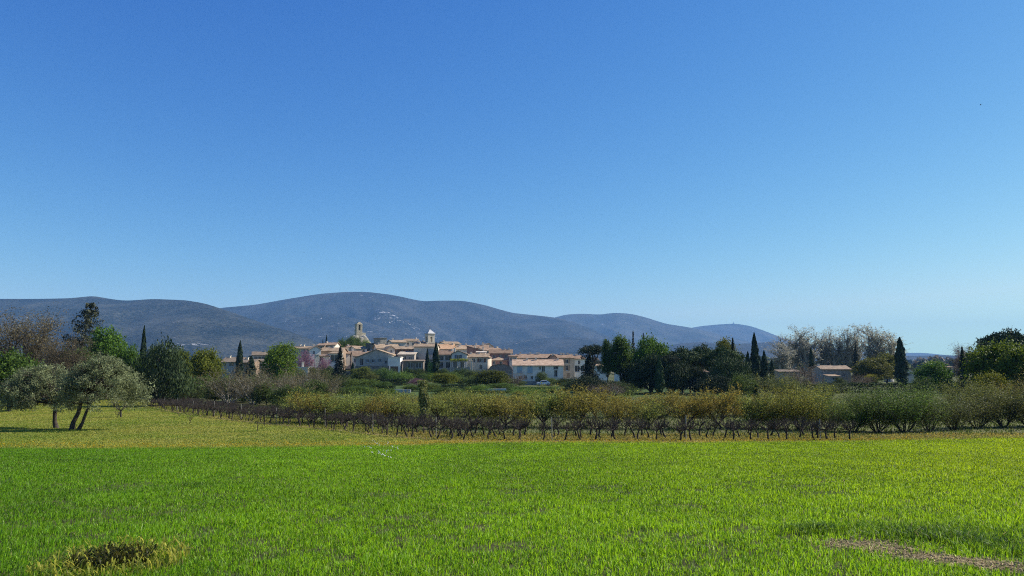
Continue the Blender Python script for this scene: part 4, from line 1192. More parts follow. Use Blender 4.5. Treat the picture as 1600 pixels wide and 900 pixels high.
# ------------------------------------------------------------------ olive trees at the left
def olive(px_base, px_c, py_top, py_bot, wpx, Y, label, seed, stems):
    X0 = xat(px_base, Y); zb = G(X0, Y)
    dx = (px_c - px_base) / F * Y; Wd = wpx / F * Y; zt = at(800, py_top, Y).z - zb; zl = at(800, py_bot, Y).z - zb
    rnd = random.Random(seed); rs = np.random.RandomState(seed)
    thick, thin, tips = [], [], []
    ends = []
    lobes = []
    for i in range(24):
        a = 2.4 * i; f = math.sqrt((i + .4) / 24)
        lx, ly = math.cos(a) * f * Wd * .42, math.sin(a) * f * Wd * .36
        top = zt - (f ** 2.2) * (zt - zl) * .50
        lz = top - .35 - rnd.uniform(0, .75)
        s = rnd.uniform(.085, .15) * Wd
        lobes.append((dx + lx, ly, lz, s, s, s * .62))
        if f > .5: lobes.append((dx + lx * 1.04, ly, max(zl + .35, lz - rnd.uniform(.6, 1.4)), s * .8, s * .8, s * .8))
    for k, (bx, lean, rr) in enumerate(stems):
        p = Vector((bx, rnd.uniform(-.1, .1), -.15)); q = p; r_ = rr
        pts = [p]
        H_t = (zl + zt) * .5
        for j in range(5):
            q = q + Vector((lean * H_t / 5 + rnd.uniform(-.09, .09), rnd.uniform(-.1, .1), H_t / 5)); pts.append(q)
        for j in range(5): thick.append((*pts[j], *pts[j + 1], r_ * (1.35 if j == 0 else 1 - j * .08), r_ * (1 - (j + 1) * .08)))
        near = sorted(lobes, key=lambda l: (l[0] - pts[4].x) ** 2 + l[1] ** 2)[: max(6, len(lobes) // len(stems) + 2)]
        for l in near:
            a = pts[rnd.choice((3, 4, 5))]; b = Vector(l[:3]) + Vector((0, 0, -.1))
            m1 = a.lerp(b, .33) + Vector((rnd.uniform(-.15, .15), rnd.uniform(-.15, .15), rnd.uniform(0, .25))); m2 = a.lerp(b, .7) + Vector((rnd.uniform(-.15, .15), rnd.uniform(-.15, .15), rnd.uniform(0, .2)))
            for s_, e_, r0, r1 in ((a, m1, .085, .06), (m1, m2, .06, .04), (m2, b, .04, .02)): thick.append((*s_, *e_, r0, r1))
            for _ in range(10):
                e2 = b + Vector((rnd.gauss(0, 1), rnd.gauss(0, 1), rnd.gauss(.2, .6))) * l[3] * .8
                thin.append((*(m2.lerp(b, rnd.random())), *e2, .018, .006))
    P, O, cid = lobes_points(rs, lobes, 900, 30, .13, (.55, 1.2), .12, zl)
    n = len(P); t = np.clip(rs.random(900)[cid] * .6 + rs.random(n) * .5, 0, 1)
    cols = mixcol(rs, n, (.020, .030, .011), (.31, .35, .17), .25, t)
    r = empty("olive_tree", (X0, Y, zb), 0, label, "olive tree", "olive trees")
    link("crown", leaves_mesh("crown", rs, P, .14, cols, M_LEAF, .34, (0, 0, 1.), .25, O), r)
    link("trunk", wood_mesh("trunk", thick, thin, M_BARK), r)
olive(96, 62, 563, 640, 112, 55.5, "olive tree on a single trunk, its crown hanging low to the left", 5, [(0, -.12, .15)])
olive(124, 163, 553, 642, 138, 53.5, "olive tree with two slanting trunks and a wide grey-green crown", 9, [(-.3, .26, .155), (.1, .44, .11)])

# ------------------------------------------------------------------ left side trees
T = place
T("bare_tree", 22, 470, 150, 105, "big leafless brown tree rising at the left edge behind the olives", tint=(.92, 1.05, .78), var=0)
T("bare_tree", 100, 518, 60, 100, "leafless brown tree right under the leaning cedar", tint=(.78, .85, .68), var=1)
T("cedar", 112, 473, 92, 125, "ragged cedar with its tip leaning right, tallest at the left", rz=0)
T("broad_tree", 18, 548, 95, 82, "dark green leafy tree at the left edge behind the olive", tint=(.9, .9, .9), var=0)
T("broad_tree", 168, 514, 68, 122, "round bright green tree behind the olive with two trunks", tint=(1.0, 1.15, .8), var=1)
T("broad_tree", 125, 545, 60, 112, "mid green tree between the leaning cedar and the round bright tree", tint=(.95, .95, .9), var=2)
T("broad_tree", 203, 540, 44, 120, "small green tree beside the lone cypress at the left", tint=(.9, 1, .8), var=0)
T("cypress", 222.5, 510, 10, 160, "thin lone cypress at the left rising above the round dark bush tree", name="cypress", var=0)
T("dark_round", 253, 533, 86, 96, "big rounded dark green tree with upright shoots beside the vineyard's far end", rz=.6)
T("fresh_tree", 281, 545, 40, 122, "small yellow-green tree behind the big rounded dark tree", tint=(.85, .85, .8), var=0)
T("fresh_tree", 321, 541, 54, 128, "round yellow-green tree at the left of the village", tint=(1, .95, .8), var=1)
T("fresh_tree", 338, 604, 30, 108, "low yellow-green bush above the middle of the left vine row", name="bush", cat="bush", tint=(.95, .95, .7), var=0)
T("leafy_shrub", 292, 598, 44, 104, "dark mixed shrub between the rounded dark tree and the yellow-green bush", cat="shrub", tint=(.8, .8, .7))
T("cypress", 374, 533, 11, 225, "small cypress standing among the first village houses at the left", name="cypress", var=1)
T("cypress", 392, 557, 15, 215, "short dark cypress before the white lean-to house front", name="cypress", var=2)
T("fresh_tree", 441, 535, 54, 170, "bright green pointed tree left of the grey two storey house", tint=(.85, 1.1, .6), var=0)
T("fresh_tree", 425, 551, 34, 172, "darker green lower tree against the bright green pointed tree", tint=(.5, .7, .5), var=1)
for i, (px, py, w_, Y_, lb) in enumerate([
    (362, 572, 62, 104, "wide leafless brown shrub left of the thicket, nearest the yellow-green bush"),
    (398, 580, 60, 100, "leafless grey-brown shrub in the middle of the thicket behind the vines"),
    (428, 576, 56, 106, "leafless shrub with pale twigs under the bright green pointed tree"),
    (455, 582, 54, 94, "leafless brown shrub at the thicket's right end with a dark forked trunk"),
    (487, 578, 46, 112, "brown shrub thicket in front of the cream garden hut"),
    (510, 588, 40, 110, "brown leafless shrub left of the dark conifer's foot")]):
    T("bare_shrub", px, py - 14, w_ * 1.25, Y_, lb, cat="shrub", group="bare shrubs behind the vines", tint=(1.15, 1.2, .8))
for i, (px, py, w_, Y_, lb) in enumerate([
    (350, 590, 60, 110, "dark bush between the yellow-green tree and the bare thicket"),
    (405, 588, 60, 114, "dark green bush deep in the middle of the bare thicket"),
    (440, 588, 50, 118, "green bush behind the forked bare shrub"),
    (310, 590, 60, 118, "dark green bush under the round yellow-green tree"),
    (490, 596, 50, 108, "olive bush behind the orchard's left end"),
    (380, 596, 50, 108, "dark green low bush within the left end of the bare thicket"),
    (418, 600, 46, 99, "green bush low between two bare shrubs of the thicket"),
    (446, 604, 40, 92, "small green bush at the foot of the forked bare shrub"),
    (474, 606, 38, 88, "green bush at the right end of the bare thicket")]):
    T("bush", px, py, w_, Y_, lb, cat="bush", group="bushes under the bare thicket", tint=(.8, .85, .8))

# ------------------------------------------------------------------ village gardens
T("cypress", 509, 524, 5, 300, "leftmost of the two tiny cypresses above the brown upper house", name="cypress", var=0)
T("cypress", 503.5, 530, 4, 305, "smaller of the two tiny cypresses above the brown upper house", name="cypress", var=1)
for px, py, w_, Y_, lb in [(533, 531, 26, 318, "dark green trees left of the castle rock"), (546, 527, 20, 322, "dark oak at the left foot of the ruined tower"), (556, 526, 20, 327, "green bush right below the ruined tower"), (571, 532, 18, 328, "bright bush at the right foot of the castle rock"), (560, 535, 34, 318, "olive green scrub lining the foot of the castle rock")]:
    T("bush", px, py, w_, Y_, lb, cat="bush", group="bushes on the castle rock", tint=(.7, .8, .6) if px != 571 else (1.3, 1.5, .9))
T("blossom_tree", 478, 552, 32, 218, "pink blossoming tree in front of the grey two storey house", var=0, cat="tree", ttint=(.6, .6, .6))
T("blossom_tree", 506, 561, 26, 214, "pink blossoming tree between the gate pier and the dark conifer", var=1)
T("blossom_tree", 652, 592, 30, 178, "low dusty pink flowering bush below the plain beige house", name="flowering_bush", cat="bush", var=0, tint=(.7, .7, .7))
T("spruce", 531, 543, 46, 180, "big dark conifer in front of the village left of the grey gable", var=0)
T("cypress", 551, 566, 7, 208, "dark narrow cypress just right of the big dark conifer", name="cypress", var=2)
T("cypress", 667.5, 545, 7, 216, "thin cypress before the plain beige house, shorter of the pair", name="cypress", var=0)
T("cypress", 681, 535, 11, 214, "tall cypress before the plain beige house, taller of the pair", name="cypress", var=1)
T("bush", 674, 566, 12, 214, "small light green bush between the pair of cypresses", cat="bush", tint=(1.5, 1.7, 1.2))
G_ = "garden bushes below the village"
for k_, px, py, w_, Y_, tn, lb in [
    ("bush", 502, 580, 26, 190, (.7, .6, .6), "dark purple brown bush under the pink blossom by the pier"),
    ("fresh_tree", 566, 574, 26, 200, (.9, .9, 1.2), "pale yellowish flowering shrub under the dark terrace wall"),
    ("bush", 583, 585, 26, 196, (1, .8, .7), "brown green shrub right of the pale yellowish shrub"),
    ("bush", 604, 578, 32, 198, (.75, .95, .95), "grey green bush under the white framed garage"),
    ("bush", 627, 583, 34, 192, (1, 1.2, .9), "leafy green bush below the low dark annex"),
    ("bush", 548, 592, 30, 178, (1.1, 1.1, .8), "olive bush right of the dark conifer's foot"),
    ("bush", 575, 594, 36, 172, (.95, 1.0, .7), "broad olive bush below the dark terrace wall"),
    ("bush", 598, 598, 26, 165, (.6, .75, .5), "dark green bush left of the concrete wall"),
    ("bush", 645, 603, 26, 160, (.7, .8, .55), "dark olive bush just above the concrete wall"),
    ("fresh_tree", 694, 584, 38, 182, (.95, .9, .7), "bright yellow-green round shrub below the four large windows"),
    ("bush", 676, 600, 26, 158, (1.0, .95, .7), "olive shrub beside the ivy covered dead trunk"),
    ("bush", 722, 590, 24, 190, (.9, .95, .9), "green shrub under the ivy grown terrace wall"),
    ("bush", 744, 588, 32, 186, (.8, .85, .8), "grey green shrub left of the broad yellow-olive shrub"),
    ("fresh_tree", 768, 579, 50, 180, (.62, .60, .62), "broad yellow-olive shrub under the rounded house corner"),
    ("bush", 742, 604, 40, 158, (.9, 1.1, .7), "low green shrub left of the low white garden wall"),
    ("bush", 782, 600, 40, 172, (.8, .9, .7), "low shrub behind the low white garden wall"),
    ("bare_shrub", 796, 579, 36, 192, (.9, .8, .8), "grey leafless round shrub in front of the brown round topped barn"),
    ("bush", 846, 583, 16, 222, (.7, .7, .6), "dark small tree against the middle of the long white house"),
    ("bush", 862, 592, 22, 216, (.9, .9, .7), "green shrub behind the white car"),
    ("leafy_shrub", 872, 603, 32, 150, (1.2, 1.4, .8), "light green upright shrub right of the kitchen garden"),
    ("bush", 893, 598, 30, 186, (.6, .65, .5), "dark shrub under the tall tan house"),
    ("bush", 960, 600, 60, 138, (.55, .6, .45), "dark undergrowth bush below the tall oval trees"),
    ("bare_shrub", 952, 596, 52, 130, (.7, .6, .55), "dark brown leafless shrub at the foot of the oval trees"),
    ("bush", 985, 590, 30, 172, (1.5, 1.6, .8), "yellow-green lawn bush beneath the low white villa"),
    ("bush", 528, 588, 30, 168, (.5, .55, .45), "dark low bush at the foot of the big dark conifer")]:
    T(k_, px, py - 1, w_ * 1.3, Y_, lb, cat="bush", group=G_, tint=tn)
for k_, px, py, w_, Y_, tn, lb in [
    ("bush", 462, 578, 26, 200, (.8, .8, .6), "olive bush left of the flat roofed cream hut"),
    ("bush", 486, 576, 26, 208, (.8, .65, .6), "brown green bush between the cream hut and the gate pier"),
    ("leafy_shrub", 486, 590, 36, 170, (.9, .75, .7), "brown twiggy shrub below the cream hut"),
    ("bush", 518, 575, 24, 205, (.5, .55, .45), "dark bush behind the big dark conifer's left side"),
    ("bush", 560, 584, 28, 204, (.8, .85, .6), "olive bush at the left end of the dark terrace wall"),
    ("bush", 572, 580, 24, 208, (.55, .6, .5), "dark bush against the middle of the dark terrace wall"),
    ("bush", 594, 577, 26, 212, (.7, .8, .7), "grey green bush against the right end of the dark terrace wall"),
    ("bush", 614, 584, 26, 204, (.6, .7, .5), "dark green bush below the brown wooden garage door"),
    ("bush", 640, 577, 24, 214, (.6, .7, .55), "green bush before the dark annex, left one"),
    ("bush", 655, 578, 26, 212, (.55, .6, .5), "dark bush before the dark annex, right one"),
    ("bush", 668, 584, 24, 204, (.8, 1, .6), "green bush at the foot of the shorter cypress"),
    ("bush", 690, 578, 22, 214, (.5, .55, .45), "dark bush beneath the four large windows"),
    ("bush", 706, 583, 26, 206, (.8, .9, .6), "green bush at the left end of the ivy grown wall"),
    ("bush", 720, 577, 26, 216, (.5, .6, .45), "dark ivy bush before the ivy grown wall"),
    ("bush", 735, 580, 22, 210, (.7, .7, .6), "grey bush at the pergola's bright pillar"),
    ("bush", 752, 584, 26, 204, (.8, .85, .5), "olive bush below the rounded house corner's left side"),
    ("bush", 784, 588, 34, 196, (.7, .7, .55), "olive brown bush before the brown round topped barn"),
    ("bush", 806, 594, 24, 200, (.7, .75, .6), "bush at the left end of the low grey wall"),
    ("bush", 884, 592, 30, 205, (.4, .42, .38), "dark bush right of the white car"),
    ("bush", 820, 610, 40, 140, (1.1, 1.3, .7), "green bush in front of the kitchen garden rows"),
    ("bush", 560, 604, 44, 140, (.9, 1, .7), "olive green bush below the long green garden hedge"),
    ("bush", 520, 606, 44, 138, (.7, .7, .6), "dark olive bush left of the long green garden hedge"),
    ("bush", 700, 606, 40, 142, (.7, .8, .6), "dark green bush right of the ivy covered dead trunk"),
    ("bush", 600, 608, 40, 138, (1, 1.1, .7), "green bush just left of the pale concrete wall")]:
    T(k_, px, py - 1, w_ * 1.3, Y_, lb, cat="bush", group=G_, tint=tn)
LG, DG, BG = ((.045, .075, .018), (.12, .17, .035)), ((.014, .028, .009), (.045, .07, .02)), ((.07, .13, .02), (.15, .24, .04))
hedge(518, 562, 606.5, 158, "long green garden hedge below the big dark conifer", *LG, seed=2, depth=2.2)
hedge(563, 618, 603, 164, "long grey green garden hedge left of the concrete wall", *DG, seed=3, depth=2)
hedge(585, 640, 592, 186, "clipped dark hedge below the white framed garage", *DG, seed=4, depth=2)
hedge(625, 668, 586, 200, "clipped green hedge below the low dark annex", *LG, seed=5, depth=1.6)
hedge(690, 729, 600.5, 156, "dark clipped hedge with a rounded top in the middle of the gardens", *DG, seed=6, depth=3)
hedge(728, 800, 612, 148, "low bright green hedge below the low white garden wall", *LG, seed=7, depth=2)
for i, (py, Y_) in enumerate([(606, 180), (609, 168), (612, 158), (616, 149)]):
    hedge(790 + i * 4, 872 - i * 2, py, Y_, ["topmost", "second", "third", "lowest"][i] + " bright green kitchen garden row below the long white house", *BG, seed=20 + i, depth=1.6, dens=160, size=.2, group="rows of the kitchen garden")
hedge(1150, 1290, 601, 150, "dark hedge line behind the orchard on the right", *DG, seed=31, depth=2.5, dens=120, size=.25)
hedge(1290, 1420, 599, 150, "dark hedge at the foot of the big right cypress", *DG, seed=32, depth=2.5, dens=120, size=.25)

# ------------------------------------------------------------------ pines and tall trees, centre right
T("dark_pine", 926, 535, 48, 168, "round topped pine, first of the dark group right of the village", var=0)
T("spruce", 921, 553, 56, 150, "wide black green conifer in front of the white balcony house", var=1)
T("oval_tree", 949, 527, 20, 160, "slim oval green tree left of the tallest oval tree", var=0, tint=(.75, .8, .7))
T("oval_tree", 970, 521, 36, 158, "tallest oval green tree of the central group", var=1, tint=(.95, .95, .8))
T("thin_fir", 990, 518, 20, 170, "thin dark fir with a bare tip between the green trees", var=0)
T("thin_fir", 1006, 521, 17, 176, "second thin fir tip poking out of the green tree", var=0, rz=2)
T("broad_tree", 1018, 526, 62, 152, "large mid green tree left of the stone pines", tint=(.85, 1.0, .7), var=0)
T("broad_tree", 1000, 545, 40, 160, "dark tree filling the foot of the thin firs", tint=(.35, .4, .35), var=2)
T("stone_pine", 1066, 541, 66, 150, "leftmost of the three broad dark stone pines", var=0, group="stone pines", tint=(.95, .95, .9))
T("stone_pine", 1098, 538, 56, 156, "middle one of the three broad dark stone pines", var=1, group="stone pines")
T("stone_pine", 1130, 540, 66, 148, "rightmost of the three broad dark stone pines", var=0, group="stone pines", rz=2, tint=(.9, .95, .8))
T("dark_pine", 1046, 552, 40, 146, "dark pine filling the left foot of the stone pines", var=0, tint=(.7, .7, .7))
T("dark_pine", 1135, 556, 50, 142, "dark pine filling the right foot of the stone pines", var=0, tint=(.75, .75, .7), rz=1)
T("dark_pine", 1078, 560, 34, 150, "dark low pine between two stone pine trunks", var=0, tint=(.6, .6, .6), rz=3)
T("cypress", 1030, 556, 14, 140, "slender ivy grown conifer in front of the large mid green tree", name="cypress", var=2, tint=(1.6, 1.6, 1.3))
T("fresh_tree", 1136, 529, 46, 185, "yellowish round tree crown behind the stone pines", tint=(.80, .72, .75), var=0)
T("spruce", 1146, 530, 34, 160, "shaggy dark spruce at the right end of the stone pines", var=0, tint=(1.3, 1.3, .9), rz=2)
T("cypress", 1180, 521, 14, 190, "tallest cypress of the cluster right of the pines", name="cypress", var=0)
T("cypress", 1169, 550, 12, 180, "stout short cypress left of the tallest of the cluster", name="cypress", var=1)
T("cypress", 1194.5, 548, 11, 185, "medium cypress right of the tallest of the cluster", name="cypress", var=2)
T("cypress", 1187, 556, 8, 200, "small cypress squeezed between the tall and the medium one", name="cypress", var=1)
T("cypress", 1206, 562, 8, 200, "smallest cypress at the right end of the cluster", name="cypress", var=0)
T("cypress", 1180, 601, 11, 90, "short dark cypress standing just behind the orchard rows", name="cypress", var=1)

for k_, px, py, w_, Y_, tn, lb in [
    ("dark_round", 1052, 562, 46, 145, (.8, .8, .8), "dark evergreen below the leftmost stone pine"),
    ("dark_round", 1086, 574, 34, 144, (.7, .7, .7), "dark evergreen under the middle stone pine"),
    ("dark_round", 1140, 560, 52, 138, (1.0, 1.0, .9), "dark rounded evergreen at the right foot of the stone pines"),
    ("dark_round", 1116, 590, 44, 134, (.6, .6, .6), "low black green evergreen under the gap in the stone pines"),
    ("dark_round", 1016, 556, 50, 148, (.7, .75, .7), "dark evergreen in the shade of the large mid green tree"),
    ("dark_round", 990, 566, 30, 158, (.6, .65, .6), "dark evergreen at the foot of the thin firs"),
    ("dark_round", 918, 590, 50, 140, (.6, .6, .6), "dark low evergreen under the wide black green conifer"),
    ("dark_round", 958, 598, 50, 142, (.6, .6, .5), "dark low evergreen under the oval green trees")]:
    T(k_, px, py - 3, w_ * 1.4, Y_, lb, group="dark evergreens under the pines", tint=tn, name="evergreen_tree")

# ------------------------------------------------------------------ right side
PG = "tall plane trees"
for i, (px, py, w_, Y_, lb) in enumerate([
    (1238, 514, 60, 292, "leftmost tall bare plane tree, its crown sloping down to the left"),
    (1262, 507, 50, 286, "second bare plane tree from the left, with the small cypress before it"),
    (1287, 512, 36, 290, "third bare plane tree from the left, above the barn's left end"),
    (1304, 515, 32, 290, "fourth bare plane tree from the left, above the middle of the barn"),
    (1321, 514, 32, 290, "fifth bare plane tree from the left, above the barn's right end"),
    (1339, 513, 36, 290, "sixth bare plane tree from the left, behind the dark fir"),
    (1363, 509, 44, 276, "seventh bare plane tree from the left, behind the forsythia"),
    (1388, 506, 58, 272, "rightmost tall bare plane tree beside the big cypress")]):
    T("plane_tree", px, py - 5, w_, Y_, lb, group=PG, tint=(1, 1, 1) if i != 7 else (1.05, 1.0, .85))
T("plane_tree", 1222, 533, 44, 270, "grey bare tree low at the left foot of the plane trees", tint=(.9, .9, .9), var=1)
T("cypress", 1268, 543, 8, 250, "small dark cypress before the second plane tree", name="cypress", var=2)
T("spruce", 1338, 538, 24, 238, "dark fir right of the old stone barn", var=1)
T("cypress", 1408, 528, 18, 205, "big solitary black green cypress right of the plane trees", name="cypress", var=0)
T("fresh_tree", 1360, 584, 22, 205, "yellow flowering forsythia bush before the plane trees", name="forsythia_bush", cat="bush", tint=(1.9, 1.45, .5), var=1)
T("fresh_tree", 1366, 556, 56, 225, "olive tan budding tree under the rightmost plane trees", tint=(.85, .72, .9), var=1)
T("fresh_tree", 1385, 552, 46, 240, "olive yellow tree crown below the rightmost plane tree", tint=(.7, .65, .65), var=0)
R_ = "shrubs before the farm buildings"
for k_, px, py, w_, Y_, tn, lb in [
    ("bush", 1160, 585, 44, 120, (.75, .8, .7), "grey green bush at the right foot of the pines"),
    ("leafy_shrub", 1206, 574, 60, 140, (.9, .9, .9), "grey brown shrub under the cluster of cypresses"),
    ("bare_shrub", 1255, 565, 60, 150, (.9, .85, .8), "leafless shrub left of the old stone barn"),
    ("leafy_shrub", 1232, 583, 50, 118, (.8, .85, .8), "dark shrub below the long low farm building"),
    ("bush", 1312, 590, 22, 190, (.5, .5, .5), "dark rounded bush at the lean-to shed"),
    ("leafy_shrub", 1290, 588, 46, 120, (.9, .9, .8), "olive shrub below the old stone barn"),
    ("bare_shrub", 1345, 582, 34, 190, (.9, .8, .7), "brown leafless shrub between the barn and the forsythia"),
    ("bush", 1440, 590, 44, 130, (.5, .6, .5), "dark bush right of the big cypress foot"),
    ("bush", 1478, 592, 30, 150, (1.5, 1.6, .9), "small light green bush by the distant red roof")]:
    T(k_, px, py, w_, Y_, lb, cat="shrub", group=R_, tint=tn)
T("broad_tree", 1455, 566, 56, 150, "low round bright green tree between the big cypress and the right woods", tint=(.85, 1, .8), var=1)
T("spruce", 1505, 543, 36, 150, "dark spruce at the left edge of the right hand trees", var=0)
T("bare_tree", 1512, 531, 46, 175, "pale leafless tree behind the dark spruce on the right", var=0, ttint=(2, 2, 1.9))
T("dark_pine", 1532, 546, 44, 150, "dark pine behind the olive green trees on the right", var=0)
T("stone_pine", 1575, 514, 90, 160, "dark umbrella pine on the skyline at the right edge", var=1, tint=(.55, .6, .55))
T("fresh_tree", 1556, 533, 86, 98, "broad olive green tree at the right, left one of the pair", tint=(.68, .82, .65), var=0)
T("fresh_tree", 1598, 534, 70, 94, "broad olive green tree cut by the right edge of the view", tint=(.68, .80, .65), var=1)
T("fresh_tree", 1548, 578, 52, 82, "yellowish tree in front of the olive green pair on the right", tint=(.95, .85, .55), var=1)
T("leafy_shrub", 1590, 575, 70, 78, "reddish brown budding tree at the right edge", tint=(1.3, .95, .8), cat="tree")
T("leafy_shrub", 1640, 560, 90, 90, "green brown tree just past the right edge of the view", tint=(1.1, 1, .8), cat="tree")

# ------------------------------------------------------------------ orchard
ORD = ["first", "second", "third", "fourth", "fifth", "sixth", "seventh", "eighth", "ninth", "tenth", "eleventh", "twelfth", "thirteenth", "fourteenth", "fifteenth", "sixteenth", "seventeenth", "eighteenth", "nineteenth", "twentieth"]
rnd = random.Random(77)
OT = lambda f: (.95 + .14 * f, 1.0 - .10 * f, 1 - .2 * f)
front = [488, 540, 592, 628, 690, 738, 792, 850, 908, 960, 1012, 1068, 1122, 1172]
for i, px in enumerate(front):
    Y_ = 61 + rnd.uniform(-1.5, 1.5) - (px > 700) * 5 - (px > 1000) * 2
    place("fruit_tree", px, 608 + rnd.uniform(-12, 9) - (px > 900) * 5, 74 + rnd.uniform(-10, 12), Y_, f"budding fruit tree in the orchard's front row, {ORD[i]} from the left", "fruit tree", "fruit trees of the orchard", tint=OT(rnd.uniform(-.6, 1.2)), rz=rnd.random() * 6, var=i)
mid_ = [470, 512, 566, 612, 664, 712, 764, 818, 876, 930, 985, 1040, 1095, 1146, 1196]
for i, px in enumerate(mid_):
    place("fruit_tree", px, 609 + rnd.uniform(-9, 8), 66 + rnd.uniform(-5, 6), 71 + rnd.uniform(-1.5, 1.5), f"budding fruit tree in the orchard's middle row, {ORD[i]} from the left", "fruit tree", "fruit trees of the orchard", tint=OT(rnd.uniform(-.6, 1.2)), rz=rnd.random() * 6, var=i + 2)
back_ = [498, 548, 600, 652, 702, 752, 806, 860, 914, 968, 1022, 1076, 1130]
for i, px in enumerate(back_):
    place("fruit_tree", px, 611 + rnd.uniform(-5, 5), 60 + rnd.uniform(-5, 6), 83 + rnd.uniform(-2, 2), f"budding fruit tree in the orchard's back row, {ORD[i]} from the left", "fruit tree", "fruit trees of the orchard", tint=OT(rnd.uniform(-.8, .6)), rz=rnd.random() * 6, var=i + 1)

# hedge of taller shrubs at the right, just behind the vines
H_ = "tall shrubs along the right side of the barley"
RS = [(1205, 608, 74, 55, (1.5, 1.25, .75), "yellow-brown budding shrub, leftmost of the tall right row"),
      (1248, 598, 80, 53, (1.7, 1.45, .8), "yellowest and tallest budding shrub of the right row"),
      (1292, 612, 62, 54, (1.3, 1.3, .8), "yellow-green shrub right of the yellowest shrub"),
      (1328, 608, 70, 51, (.75, 1.0, .6), "dark olive shrub, first of the dark part of the right row"),
      (1366, 606, 74, 51, (.6, .72, .55), "darkest shrub in the middle of the right row"),
      (1408, 603, 76, 50, (.7, 1.0, .6), "dark green shrub in front of the big cypress"),
      (1446, 606, 66, 51, (.8, .9, .7), "grey green shrub right of the big cypress"),
      (1484, 612, 62, 53, (.9, .85, .8), "grey brown shrub with bare feet near the right trees"),
      (1522, 606, 66, 55, (.9, .82, .78), "brown green shrub below the yellowish tree"),
      (1562, 600, 70, 56, (.85, .8, .78), "dark trunked shrub second from the right edge"),
      (1602, 598, 74, 56, (.85, .8, .75), "dark shrub cut by the right edge"),
      (1650, 600, 74, 57, (.85, .85, .75), "shrub just past the right edge of the view"),
      (1228, 590, 60, 66, (1.5, 1.2, .7), "orange brown budding tree behind the yellowest shrub"),
      (1275, 600, 60, 68, (1.1, 1.1, .8), "olive shrub in the second rank left of the barn"),
      (1345, 600, 60, 68, (.85, .95, .8), "olive green shrub in the second rank below the forsythia"),
      (1388, 597, 60, 69, (.9, 1.1, .8), "green shrub in the second rank left of the big cypress"),
      (1430, 598, 60, 69, (.8, 1, .8), "green shrub in the second rank right of the big cypress"),
      (1500, 590, 60, 70, (1, .95, .8), "greenish brown shrub in the second rank under the spruce"),
      (1536, 585, 60, 72, (1.2, 1.05, .7), "ochre green shrub in the second rank at the right")]
for i, (px, py, w_, Y_, tn, lb) in enumerate(RS):
    place("leafy_shrub", px, py - 6, w_ * 1.12, Y_, lb, "shrub", H_, tint=tn, rz=i * 1.3, var=i)

# ivy covered dead trunk among the fruit trees
def ivy_post():
    Y_ = 57; X0 = xat(663, Y_); zb = G(X0, Y_); Hh = at(800, 594, Y_).z - zb
    r = empty("ivy_covered_trunk", (X0, Y_, zb), 0, "ivy covered dead trunk standing taller than the fruit trees around it", "tree trunk")
    rs = np.random.RandomState(3); n = 2600
    t = rs.random(n); a = rs.random(n) * 6.283
    rr = (.42 - .12 * t) * (1 + .25 * np.sin(t * 14 + a * 2)) * rs.uniform(.6, 1.1, n)
    P = np.stack([np.cos(a) * rr + .12 * np.sin(t * 5), np.sin(a) * rr, t * Hh], 1)
    link("ivy", leaves_mesh("ivy", rs, P, .13, mixcol(rs, n, (.09, .11, .03), (.27, .29, .10), .2), M_LEAF, .7), r)
    link("trunk", wood_mesh("trunk", [(0, 0, -.1, .1, 0, Hh * .5, .2, .16), (.1, 0, Hh * .5, -.05, 0, Hh * .97, .16, .08)], [], M_BARKG), r)
ivy_post()

# ------------------------------------------------------------------ vines
VM = []
for s in range(7):
    rnd = random.Random(200 + s); thick, thin, tips = [], [], []
    p = Vector((0, 0, -.08)); lean = rnd.uniform(-.25, .25)
    for j in range(4):
        q = p + Vector((lean * .14 + rnd.uniform(-.05, .05), rnd.uniform(-.05, .05), .145))
        thick.append((*p, *q, .050 - j * .005, .045 - j * .005)); p = q
    for k in range(3 + s % 2):
        a = k * 2.1 + rnd.random()
        grow(rnd, p, Vector((math.cos(a) * 1.2, math.sin(a) * .8, .65)), .027, .36, 0, VINE, thick, thin, tips)
    tm = wood_mesh("trunk", thick, [], M_VINE)
    cm = wood_mesh("canes", thin, [], M_VINE)
    hz = max(t[2] for t in tips)
    VM.append((tm, cm, hz))
VG = "vine stocks of the vineyard"
seen_ = {}
def nth(k): return str(k) + ("th" if 10 < k % 100 < 14 else {1: "st", 2: "nd", 3: "rd"}.get(k % 10, "th"))
rnd = random.Random(5)
def row_line(off):
    """points 1 m apart along the foot line of the vineyard, shifted back by off metres"""
    P = [Vector(p) for p in VROW]
    out = []; carry = 0
    for a, b in zip(P[:-1], P[1:]):
        d = (b - a); L = d.length; d.normalize(); nrm = Vector((-d.y, d.x))
        if nrm.y < 0: nrm = -nrm
        s = carry
        while s < L:
            out.append(a + d * s + nrm * off); s += 1.05
        carry = s - L
    return out
for ri, (off, nm) in enumerate([(0, "front"), (2.0, "second"), (4.0, "third")]):
    pts = row_line(off)
    for i, p in enumerate(pts):
        x, y = p.x + rnd.uniform(-.32, .32), p.y + rnd.uniform(-.15, .15)
        if rnd.random() < .05: continue
        pxx = 800 + x / (y * CP) * F
        if pxx > 1345 - off * 8: continue
        cnt_ = seen_.get(nm, 0) + 1; seen_[nm] = cnt_
        tm, cm, hz = VM[rnd.randrange(len(VM))]
        r = empty("vine_stock", (x, y, G(x, y)), rnd.random() * 6.28, f"bare dark vine stock, {nth(cnt_)} from the left in the vineyard's {nm} row", "vine", VG)
        k = 1.18 / hz * rnd.uniform(.88, 1.1); r.scale = (k * 1.1, k * 1.1, k)
        link("trunk", tm, r); link("crown", cm, r)  # the part called crown is the vine's loose bare canes

